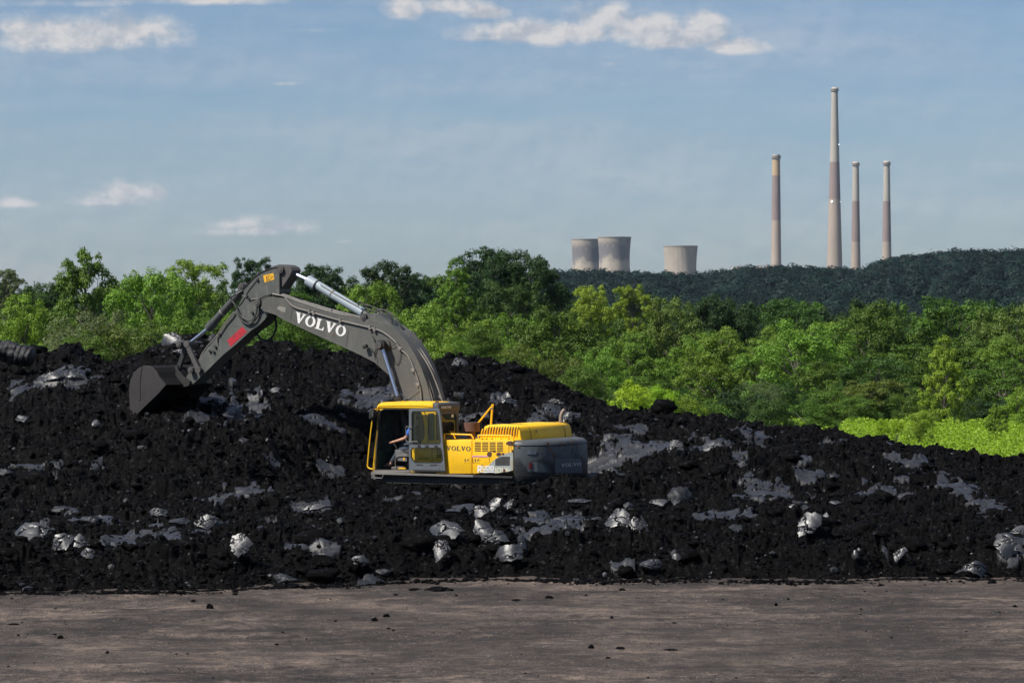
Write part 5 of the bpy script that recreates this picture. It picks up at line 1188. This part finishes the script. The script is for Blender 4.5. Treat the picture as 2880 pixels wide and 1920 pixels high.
# ---- boom
YBm = 0.33
lo = [(735,866),(737,845),(745,838),(757,834),(776,836),(800,840),(830,849),(930,878),(1030,897),(1060,903),(1090,912),(1120,933),(1143,958),(1166,994),(1184,1032),(1200,1075),(1213,1130),(1240,1200),(1268,1255),(1268,1275),(1250,1280),(1225,1262),(1190,1195),(1146,1124),(1127,1102),(1116,1078),(1095,1054),(1074,1036),(1055,1019),(1017,999),(974,979),(920,955),(867,931),(800,899),(776,885),(757,879),(744,876)]
boom = prism('boom', PL(lo, YBm), -YBm, YBm, gryl, exc, bevel=0, smooth=True)
bot = [(735,866),(744,876),(757,879),(776,885),(800,899),(867,931),(920,955),(974,979),(1017,999),(1055,1019),(1074,1036),(1095,1054),(1116,1078),(1127,1102),(1146,1124)]
def ribbon(name, line, dy, y, th, mat, parent):
    a = PL(line, y); b = PL([(px, py+dy) for px, py in line], y); return prism(name, a+b[::-1], y, y+th, mat, parent)
ribbon('lower_flange', [(a, b-3.2) for a, b in bot], 3.0, YBm+.001, .03, gryl, boom)
for (a, b, c, d) in ((822,866,817,899),(980,930,973,976)): plate('weld_seam', [(a,b),(a+.8,b),(c+.8,d),(c,d)], YBm+.001, .003, blkl, boom)
# VOLVO on the boom
BL = m3(826,905,YBm+.002); TLp = m3(833,876.5,YBm+.002); BR = m3(969,948,YBm+.002); rt = (BR-BL); wd = rt.length; rt.normalize(); up = (TLp-BL); hh_ = up.length; up.normalize(); volvo(BL, rt, up, wd, hh_, whl, boom, .003)
c5 = lambda L: [(760+a/3.733, 730+b/3.733) for a, b in L]
plate('cast_mark', c5([(70,515),(90,488),(150,500),(165,495),(160,555),(125,548)]), YBm+.001, .004, paint('pale_cast', (.24,.23,.2), .6), boom)
pipes = [([(20,360),(150,385),(330,450),(640,545),(820,590),(1000,640),(1120,690),(1230,760),(1350,830),(1420,900),(1520,1030),(1600,1180),(1660,1330),(1712,1500)], .24, .020, YBm-.05),
 ([(150,385),(240,490),(410,545),(740,640),(1050,715),(1180,760),(1300,850),(1360,930),(1450,1020),(1510,1150),(1560,1290),(1580,1380),(1590,1500)], 0, .020, YBm+.035),
 ([(20,350),(150,368),(330,432),(640,525),(820,570),(1000,618),(1120,668),(1230,735),(1350,805),(1440,890),(1545,1030),(1622,1180),(1690,1340),(1735,1500)], 0, .018, YBm-.14),
 ([(1130,560),(1240,660),(1340,740),(1450,840),(1560,960),(1660,1110),(1740,1290),(1812,1500)], 0, .022, .05),
 ([(1150,540),(1270,650),(1400,760),(1500,860),(1600,970),(1690,1120),(1770,1310),(1838,1500)], 0, .022, -.08)]
for i, (L, _, r_, y_) in enumerate(pipes): tube('hydraulic_pipe', [m3(a, b, y_) for a, b in c5(L)], r_, pipem, boom, True, 8)
for L, y_, r_ in (([(930,480),(920,445),(960,450),(1000,500),(1050,530),(1120,545),(1200,530),(1265,590),(1285,690),(1340,770)], .16, .022), ([(1000,470),(1060,490),(1130,520),(1220,540),(1300,590),(1355,660),(1380,730),(1430,800)], .02, .022),
                  ([(950,470),(1030,480),(1110,510),(1160,590),(1250,720)], .2, .010), ([(190,380),(330,420),(480,490),(640,525),(850,570),(1000,610)], -.2, .028)):
    tube('hydraulic_hose', [m3(a, b, y_) for a, b in c5(L)], r_, hosem, boom, True, 8)
for (a, b, y_) in ((410,545,YBm+.04),(455,560,YBm+.04),(735,640,YBm+.04),(1047,715,YBm+.04),(1095,735,YBm+.04),(640,545,YBm-.05),(1360,930,YBm+.04),(1500,1160,YBm+.04),(1550,1310,YBm+.04),(1340,815,.2),(1415,880,.2),(1500,870,0),(1440,800,0),(1700,1440,.2),(1790,1440,0)):
    bm = bmesh.new(); px, py = c5([(a, b)])[0]; box_bm(bm, m3(px, py, y_), (.07,.06,.11), Matrix.Rotation(R(15 if a < 1300 else 55), 3, 'Y')); mesh_bm('pipe_clamp', bm, pipem, boom, .008)
# work lamp under the boom side with bracket, wires
bm = bmesh.new(); box_bm(bm, m3(1027,974,YBm+.10), (.13,.10,.09), Matrix.Rotation(R(20), 3, 'Y')); wlp = mesh_bm('work_lamp', bm, blk, boom, .02)
tube('lamp_stalk', [m3(*p, YBm+.06) for p in c5([(1020,920),(1070,940),(1090,980),(1105,1050)])], .012, blk, wlp, n=6)
tube('wire', [m3(*p, YBm+.03) for p in c5([(1070,800),(1090,830),(1100,870),(1115,900),(1105,960),(1090,1000)])], .012, blk, boom, True, 6)
tube('wire', [m3(*p, YBm+.05) for p in c5([(1230,910),(1290,900),(1340,860)])], .006, blk, boom, True, 6); tube('wire', [m3(*p, YBm+.03) for p in c5([(1435,1455),(1500,1410),(1570,1355)])], .006, pipem, boom, False, 6)
tube('wire', [m3(*p, YBm+.02) for p in c5([(1290,1010),(1310,1070),(1340,1095),(1365,1040),(1375,970)])], .007, blk, boom, True, 6)
# bracket for the arm cylinder on the boom's back
prism('cylinder_bracket', PL(c5([(1010,640),(1000,590),(1020,560),(1060,560),(1140,570),(1240,660),(1330,740),(1400,830),(1300,800),(1150,720)]), YBm-.06), -.20, YBm-.06, gry, boom)
def pin(name, px, py, y0, y1, r_, parent, mat=None):
    p = m3(px, py, (y0+y1)/2); bm = bmesh.new(); tube_bm(bm, [(p.x, y0, p.z), (p.x, y1, p.z)], r_, 20); o = mesh_bm(name, bm, mat or muddy, parent, 0, True)
    bm = bmesh.new(); tube_bm(bm, [(p.x, y1, p.z), (p.x, y1+.015, p.z)], r_*.55, 12); mesh_bm('pin_end', bm, muddy, o) if parent is exc else mesh_bm(name, bm, muddy, parent); return o
pin('pin', *c5([(1045,600)])[0], -.26, YBm+.02, .09, boom); 
bp = c5([(1168,895)])[0]; pb = m3(*bp, .5)
bm = bmesh.new(); tube_bm(bm, [(pb.x, -.62, pb.z), (pb.x, .66, pb.z)], .095, 20); mesh_bm('lift_pin', bm, muddy, boom, 0, True)
bm = bmesh.new(); tube_bm(bm, [(pb.x, YBm, pb.z), (pb.x, YBm+.06, pb.z)], .17, 24); mesh_bm('pin_boss', bm, gryl, boom, 0, True)
# boom cylinders
for y_ in (.52, -.52):
    t_ = m3(*bp, .52); b_ = m3(1121,1124,.52); d_ = (b_-t_); f_ = b_+d_*.75
    t_.y = b_.y = f_.y = y_
    cy_ = tube('boom_cylinder', [b_+d_*-.02, f_], .105, dcyl, exc, n=18); tube('gland', [b_-d_*.06, b_+d_*.0], .125, blk, cy_, n=18); tube('rod', [t_, b_], .052, chrome, cy_, n=16)
    tube('rod_eye', [(t_.x, y_-.07, t_.z), (t_.x, y_+.07, t_.z)], .13, blk, cy_, n=18)
# arm cylinder
rt_ = m3(803,759,.0); hd = m3(880,794,.0); bs_ = m3(1040,891,.0); ac = tube('arm_cylinder', [hd, m3(1022,880,0)], .118, cyl, exc, n=20)
d_ = (bs_-rt_).normalized(); rs_ = m3(866,789,0)
tube('rod', [rt_, hd], .06, chrome, ac, n=16); tube('gland', [rs_, rs_+d_*.30], .145, cyl, ac, n=20); tube('gland_ring', [rs_+d_*.30, rs_+d_*.33], .15, blk, ac, n=20)
mid_ = m3(935,826,0); tube('band', [mid_, mid_+d_*.04], .124, pipem, ac, n=20); tube('base_eye', [m3(1018,876,0), bs_], .085, gry, ac, n=16)
tube('feed_pipe', [m3(*p, .12) for p in ((900,800),(960,836),(1010,862))], .012, pipem, ac, True, 6)
# ---- stick
c4 = lambda L: [(340+a/3.137, 720+b/3.137) for a, b in L]
YS = 0.24
so = c4([(1395,95),(1408,125),(1405,200),(1402,320),(1330,400),(1320,470),(1270,560),(1210,615),(1150,655),(1020,775),(900,872),(770,1000),(640,1125),(600,1135),(560,1120),(585,1050),(640,980),(690,905),(760,815),(845,715),(920,610),(990,515),(1040,430),(1085,345),(1082,285),(1140,220),(1175,180),(1240,135),(1330,100)])
stick = prism('stick', PL(so, YS), -YS, YS, gry, exc)
def inset(name, L, y, th, mat, parent): return plate(name, c4(L), y, th, mat, parent)
for a, b in (((1395,95),(1408,130)),((1408,130),(1402,320))): pass
edge = c4([(1082,290),(1175,188),(1240,142),(1330,106),(1380,98),(1400,115),(1402,320)])
for a, b in zip(edge, edge[1:]):
    tube('edge_weld', [m3(*a, YS+.006), m3(*b, YS+.006)], .014, blk, stick, n=6)
tube('edge_weld', [m3(*p, YS+.006) for p in c4([(1215,195),(1130,300),(1075,400),(1040,440)])], .012, blk, stick, n=6)
tube('rib_pipe', [m3(*p, YS+.015) for p in c4([(1070,345),(1140,385),(1215,372)])], .012, pipem, stick, n=6)
# rear part of the head: the dark cheek with the pins
prism('head_cheek', PL(c4([(1375,92),(1440,75),(1500,80),(1535,100),(1550,125),(1530,175),(1480,250),(1420,330),(1402,322),(1405,130)]), 0), -.20, .20, muddy, stick)
pin('head_pin', *c4([(1455,120)])[0], -.24, .27, .095, stick); pin('stick_pin', *c4([(1275,412)])[0], -.38, YBm+.045, .10, stick); pin('bucket_cylinder_pin', *c4([(1102,270)])[0], -.2, .25, .085, stick)
inset('warning_decal', [(1255,172),(1345,150),(1353,207),(1268,233)], YS+.001, .003, orm, stick)
inset('decal_sign', [(1282,177),(1290,175),(1293,210),(1286,211)], YS+.005, .002, blkl, stick); inset('decal_sign', [(1280,213),(1296,210),(1294,219),(1284,220)], YS+.005, .002, blkl, stick)
for a, b in (((1305,168),(1341,182)),((1341,182),(1308,215)),((1308,215),(1305,168)),((1296,165),(1303,222)),((1316,186),(1328,192))): tube('decal_sign', [m3(*c4([a])[0], YS+.006), m3(*c4([b])[0], YS+.006)], .004, blkl, stick, n=4)
inset('red_decal', [(940,742),(1072,622),(1112,668),(965,802)], YS+.001, .003, redm, stick)
for (a, b) in ((1205,212),(1160,500),(1130,375),(1110,355),(820,845),(785,838),(870,690),(835,800)):
    bm = bmesh.new(); px, py = c4([(a, b)])[0]; box_bm(bm, m3(px, py, YS+.02), (.07,.05,.06), Matrix.Rotation(R(-35), 3, 'Y')); mesh_bm('bracket', bm, blk, stick, .008)
tube('hydraulic_pipe', [m3(*p, YS+.03) for p in c4([(1005,500),(985,535),(930,600),(875,685),(850,715),(850,770)])], .016, pipem, stick, True, 8)
tube('hydraulic_pipe', [m3(*p, YS-.03) for p in c4([(1000,490),(920,590),(840,710),(760,800),(700,890)])], .016, pipem, stick, True, 8)
tube('hydraulic_hose', [m3(*p, YS+.08) for p in c4([(1010,340),(975,360),(975,390),(1005,425),(1030,480),(1060,530),(1110,560),(1165,560),(1195,500),(1205,430),(1230,375),(1275,350),(1330,335)])], .022, hosem, stick, True, 8)
tube('hydraulic_hose', [m3(*p, YS+.05) for p in c4([(1030,500),(1060,560),(1120,600),(1175,575),(1215,510),(1225,440),(1250,390),(1290,365),(1345,345)])], .022, hosem, stick, True, 8)
tube('hanging_hose', [m3(*p, -.05) for p in c4([(1195,650),(1205,690),(1235,730),(1285,745),(1330,720),(1358,670),(1370,620),(1365,560),(1350,500)])], .030, blk, exc, True, 10)
# bucket cylinder
b0 = m3(*c4([(1100,270)])[0], 0); b1 = m3(*c4([(775,635)])[0], 0); b2 = m3(*c4([(600,775)])[0], 0); sp_ = m3(*c4([(795,600)])[0], 0); gl = m3(*c4([(850,590)])[0], 0)
dd_ = (b1-b0).normalized(); bc = tube('bucket_cylinder', [b0, b1], .105, dcyl, exc, n=18)
tube('gland', [b1-dd_*.22, b1+dd_*.02], .125, dcyl, bc, n=18); tube('band', [b0+dd_*1.0, b0+dd_*1.05], .115, pipem, bc, n=18); tube('rod', [b1, b2], .050, chrome, bc, n=14)
tube('feed_pipe', [m3(*p, .10) for p in c4([(1010,345),(1060,310),(1085,300)])], .014, pipem, bc, n=6)
# linkage: two rocker links to the stick, bucket link to the bucket
LP = c4([(585,775)])[0]
def bar_link(name, pa, pb, y_, w_, th_, mat):
    a, b = m3(*pa, y_), m3(*pb, y_); bm = bmesh.new(); d = (b-a).normalized(); n_ = Vector((-d.z, 0, d.x)); q = [(p.x, p.z) for p in (a+n_*w_, b+n_*w_, b-n_*w_, a-n_*w_)]; prism_bm(bm, q, y_-th_, y_+th_)
    for p in (a, b): tube_bm(bm, [(p.x, y_-th_*1.3, p.z), (p.x, y_+th_*1.3, p.z)], w_*1.45, 16)
    return mesh_bm(name, bm, mat, exc)
sp2 = c4([(685,1003)])[0]; bp2 = c4([(515,1000)])[0]
bar_link('rocker_link', LP, sp2, .33, .065, .035, muddy); bar_link('rocker_link', LP, sp2, -.33, .065, .035, muddy)
bar_link('bucket_link', LP, c4([(512,985)])[0], .16, .06, .05, blk); bar_link('bucket_link', LP, c4([(512,985)])[0], -.16, .06, .05, blk)
pin('link_pin', LP[0], LP[1], -.38, .38, .085, exc); pin('lower_stick_pin', sp2[0], sp2[1], -.36, .37, .085, exc)
# bucket
YK = 1.02
ko = c4([(92,1452),(78,1330),(70,1180),(82,1095),(110,1030),(155,988),(200,968),(240,965),(285,985),(318,1025),(350,1075),(400,1135),(330,1215),(240,1300),(160,1380)])
K = PL(ko, YK)
mid = PL(c4([(240,1180)]), YK)[0]
bm = bmesh.new(); prism_bm(bm, K, YK-.035, YK); bucket = mesh_bm('bucket', bm, bkt, exc, .008)
prism('bucket_right_side', K, -YK, -YK+.035, bkt, bucket)
# curved shell between the cheeks, from the hinge lip round to the cutting edge
idx = list(range(0, 12)); outer = [K[i] for i in idx]
inn = []
for i, (x, z) in enumerate(outer):
    d = Vector((mid[0]-x, mid[1]-z)); d.normalize(); inn.append((x+d.x*.04, z+d.y*.04))
bm = bmesh.new(); prism_bm(bm, outer+inn[::-1], -YK+.035, YK-.035); mesh_bm('bucket_shell', bm, bktin, bucket)
prism('side_cutter', PL(c4([(92,1452),(84,1400),(150,1310),(240,1215),(320,1110),(330,1040),(350,1075),(400,1135),(330,1215),(240,1300),(160,1380)]), YK), YK, YK+.02, bkt, bucket)
prism('wear_strip', PL(c4([(160,1275),(158,1100),(172,1000),(180,975),(190,975),(180,1030),(170,1110),(172,1265)]), YK), YK, YK+.014, bkt, bucket)
lipx, lipz = K[0]; back = Vector((K[1][0]-lipx, K[1][1]-lipz)).normalized()
for i in range(6):
    y_ = -YK+.12+i*(2*YK-.24)/5; bm = bmesh.new(); a = Vector((lipx, y_, lipz)); dd2 = Vector((-back.x*.22, 0, -back.y*.22)); 
    v = [bm.verts.new(a+Vector((sx*.05, sy*.055, 0))) for sx, sy in ((-1,-1),(1,-1),(1,1),(-1,1))]; w_ = [bm.verts.new(a+dd2+Vector((sx*.012, sy*.035, 0))) for sx, sy in ((-1,-1),(1,-1),(1,1),(-1,1))]
    bm.faces.new(v); bm.faces.new(w_[::-1])
    for j in range(4): bm.faces.new((v[j], w_[j], w_[(j+1) % 4], v[(j+1) % 4]))
    mesh_bm('tooth', bm, bkt, bucket)
for y_ in (.26, -.30):
    prism('bucket_ear', PL(c4([(505,960),(520,1010),(560,1060),(620,1100),(610,1140),(560,1155),(510,1140),(430,1125),(400,1090),(440,1060),(490,1040)]), y_), y_, y_+.05, blk, bucket)
kp = c4([(570,1118)])[0]; pp = m3(*kp, 0); bm = bmesh.new(); tube_bm(bm, [(pp.x, -.36, pp.z), (pp.x, .36, pp.z)], .085, 16); mesh_bm('bucket_pin', bm, muddy, bucket)
prism('hinge_beam', PL(c4([(300,1010),(400,1060),(560,1110),(545,1140),(400,1135),(350,1085)]), 0), -.5, .5, blk, bucket)

# ---- the operator
EXM = Matrix.Translation(EX0) @ Matrix.Rotation(math.pi-TH, 4, 'Z')
def skin_mesh(name, chains, mat, parent=None, lvl=2):
    """chains: lists of (Vector, radius) that share their first point with another chain"""
    verts = []; rad = []; edges = []; key = {}
    def vid(p, r_):
        k = tuple(round(c, 4) for c in p)
        if k not in key: key[k] = len(verts); verts.append(p); rad.append(r_)
        return key[k]
    for ch in chains:
        last = None
        for p, r_ in ch:
            i = vid(p, r_)
            if last is not None and last != i: edges.append((last, i))
            last = i
    me = bpy.data.meshes.new(name); me.from_pydata([tuple(v) for v in verts], edges, []); o = bpy.data.objects.new(name, me); COL.objects.link(o)
    sm = o.modifiers.new('skin', 'SKIN'); sm.use_smooth_shade = True
    for i, r_ in enumerate(rad): me.skin_vertices[0].data[i].radius = (r_, r_) if not isinstance(r_, tuple) else r_
    me.skin_vertices[0].data[0].use_root = True
    ss = o.modifiers.new('sub', 'SUBSURF'); ss.levels = lvl; ss.render_levels = lvl
    dg = bpy.context.evaluated_depsgraph_get(); out = bpy.data.meshes.new_from_object(o.evaluated_get(dg)); bpy.data.objects.remove(o)
    out.name = name
    for p in out.polygons: p.use_smooth = True
    return link(name, out, mat, parent)
skinm = flat('skin', (.50,.27,.18), .55); shirt = flat('blue_shirt', (.025,.10,.42), .8); jeans = flat('dark_trousers', (.035,.045,.065), .85); bootm = flat('brown_boots', (.06,.045,.035), .7); hairm = flat('dark_hair', (.03,.022,.018), .7)
per = empty('person', EX0+FW*.42+LF*.98+Vector((0,0,1.26)), math.pi-TH); tag(per, 'seated operator in blue shirt and dark trousers, one hand on a lever in the cab', 'person')
def V_(x, y, z): return Vector((x-.42+.50, y-.98, z-1.26))
Pm = lambda px, py, y: m3(px, py, y)-Vector((.42,.98,1.26))
pel = V_(.42,.97,1.84); hand = Pm(1104,1243,1.20); sh = Pm(1160,1204,1.19); elb = Pm(1141,1232,1.28); wr = Pm(1111,1241,1.21)
sho = V_(.38,.77,2.27); elb2 = V_(.60,.70,2.02); wr2 = V_(.85,.78,2.02); nk = V_(.37,.97,2.34); chest = V_(.36,.97,2.18); waist = V_(.40,.97,1.98)
kneeL = Pm(1123,1268,1.12); kneeR = V_(.95,.82,1.86); ankL = Pm(1098,1306,1.12); ankR = V_(1.15,.82,1.40); hipL = V_(.48,1.07,1.82); hipR = V_(.48,.87,1.82)
toeL = ankL+Vector((.20,0,-.04)); toeR = ankR+Vector((.20,0,-.04))
fing = []
for i in range(4):
    b = hand+Vector((.015, .035-i*.022, 0)); fing.append([(hand, .030), (b+Vector((.03,0,.012)), .011), (b+Vector((.055,0,-.012)), .009), (b+Vector((.045-.004*i,0,-.038)), .008)])
thumb = [(hand, .030), (hand+Vector((.01,.045,-.01)), .012), (hand+Vector((.04,.040,-.03)), .010)]
head = V_(.40,.97,2.50)
body = skin_mesh('body', [[(pel,.14),(waist,.14),(chest,.16),(nk,.065),(V_(.385,.97,2.41),.062),(head,.10),(V_(.395,.97,2.58),.085)],
  [(head,.10),(V_(.49,.97,2.485),.045)],
  [(chest,.16),(sh,.075),(elb,.050),(wr,.033),(hand,.030)],[(chest,.16),(sho,.075),(elb2,.050),(wr2,.032),(wr2+Vector((.08,0,0)),.03)],
  [(pel,.14),(hipL,.10),(kneeL,.075),(ankL,.05),(toeL,.04)],[(pel,.14),(hipR,.10),(kneeR,.075),(ankR,.05),(toeR,.04)]]+fing+[thumb], skinm, per)
skin_mesh('shirt', [[(pel+Vector((0,0,.05)),.155),(waist,.155),(chest,.175),(nk-Vector((0,0,.02)),.08)],[(chest,.175),(sh,.115),(sh*.18+elb*.82,.080)],[(chest,.175),(sho,.095),(sho*.2+elb2*.8,.072)]], shirt, per)
skin_mesh('trousers', [[(pel+Vector((0,0,.06)),.15),(pel,.155),(hipL,.115),(kneeL,.088),(ankL*.9+kneeL*.1,.070)],[(pel,.155),(hipR,.115),(kneeR,.088),(ankR*.9+kneeR*.1,.070)]], jeans, per)
for a, t in ((ankL, toeL), (ankR, toeR)): skin_mesh('boot', [[(a+Vector((-.01,0,.06)),.062),(a+Vector((-.01,0,-.02)),.062),(t,.05),(t+Vector((.05,0,-.01)),.038)]], bootm, per)
skin_mesh('hair', [[(V_(.35,.97,2.50),.085),(V_(.37,.97,2.58),.095),(V_(.43,.97,2.615),.075)]], hairm, per)
bm = bmesh.new()
for s_ in (1, -1):
    tube_bm(bm, [head+Vector((.088,s_*.035,.03)), head+Vector((.105,s_*.035,.03))], .014, 8); tube_bm(bm, [head+Vector((-.005,s_*.095,-.02)), head+Vector((.0,s_*.108,.02))], .018, 8)
tube_bm(bm, [head+Vector((.11,0,.01)), head+Vector((.125,0,-.02))], .014, 8); mesh_bm('face_features', bm, skinm, per, 0, True)
# ------------------------------------------------------------------ the air
hz = bbox('haze', -7500, 7500, -900, 15500, -60, 700, None, None)
hm, ht = newmat('haze_air'); hk = NT(ht); pv = ht.nodes.new('ShaderNodeVolumePrincipled'); pv.inputs['Color'].default_value = (0.62,0.78,1.0,1); pv.inputs['Density'].default_value = 0.000022; pv.inputs['Anisotropy'].default_value = 0.2
ho = ht.nodes.new('ShaderNodeOutputMaterial'); hk.l(pv.outputs[0], ho.inputs['Volume']); hz.data.materials.clear(); hz.data.materials.append(hm); tag(hz, kind='stuff'); hz.display_type = 'WIRE'
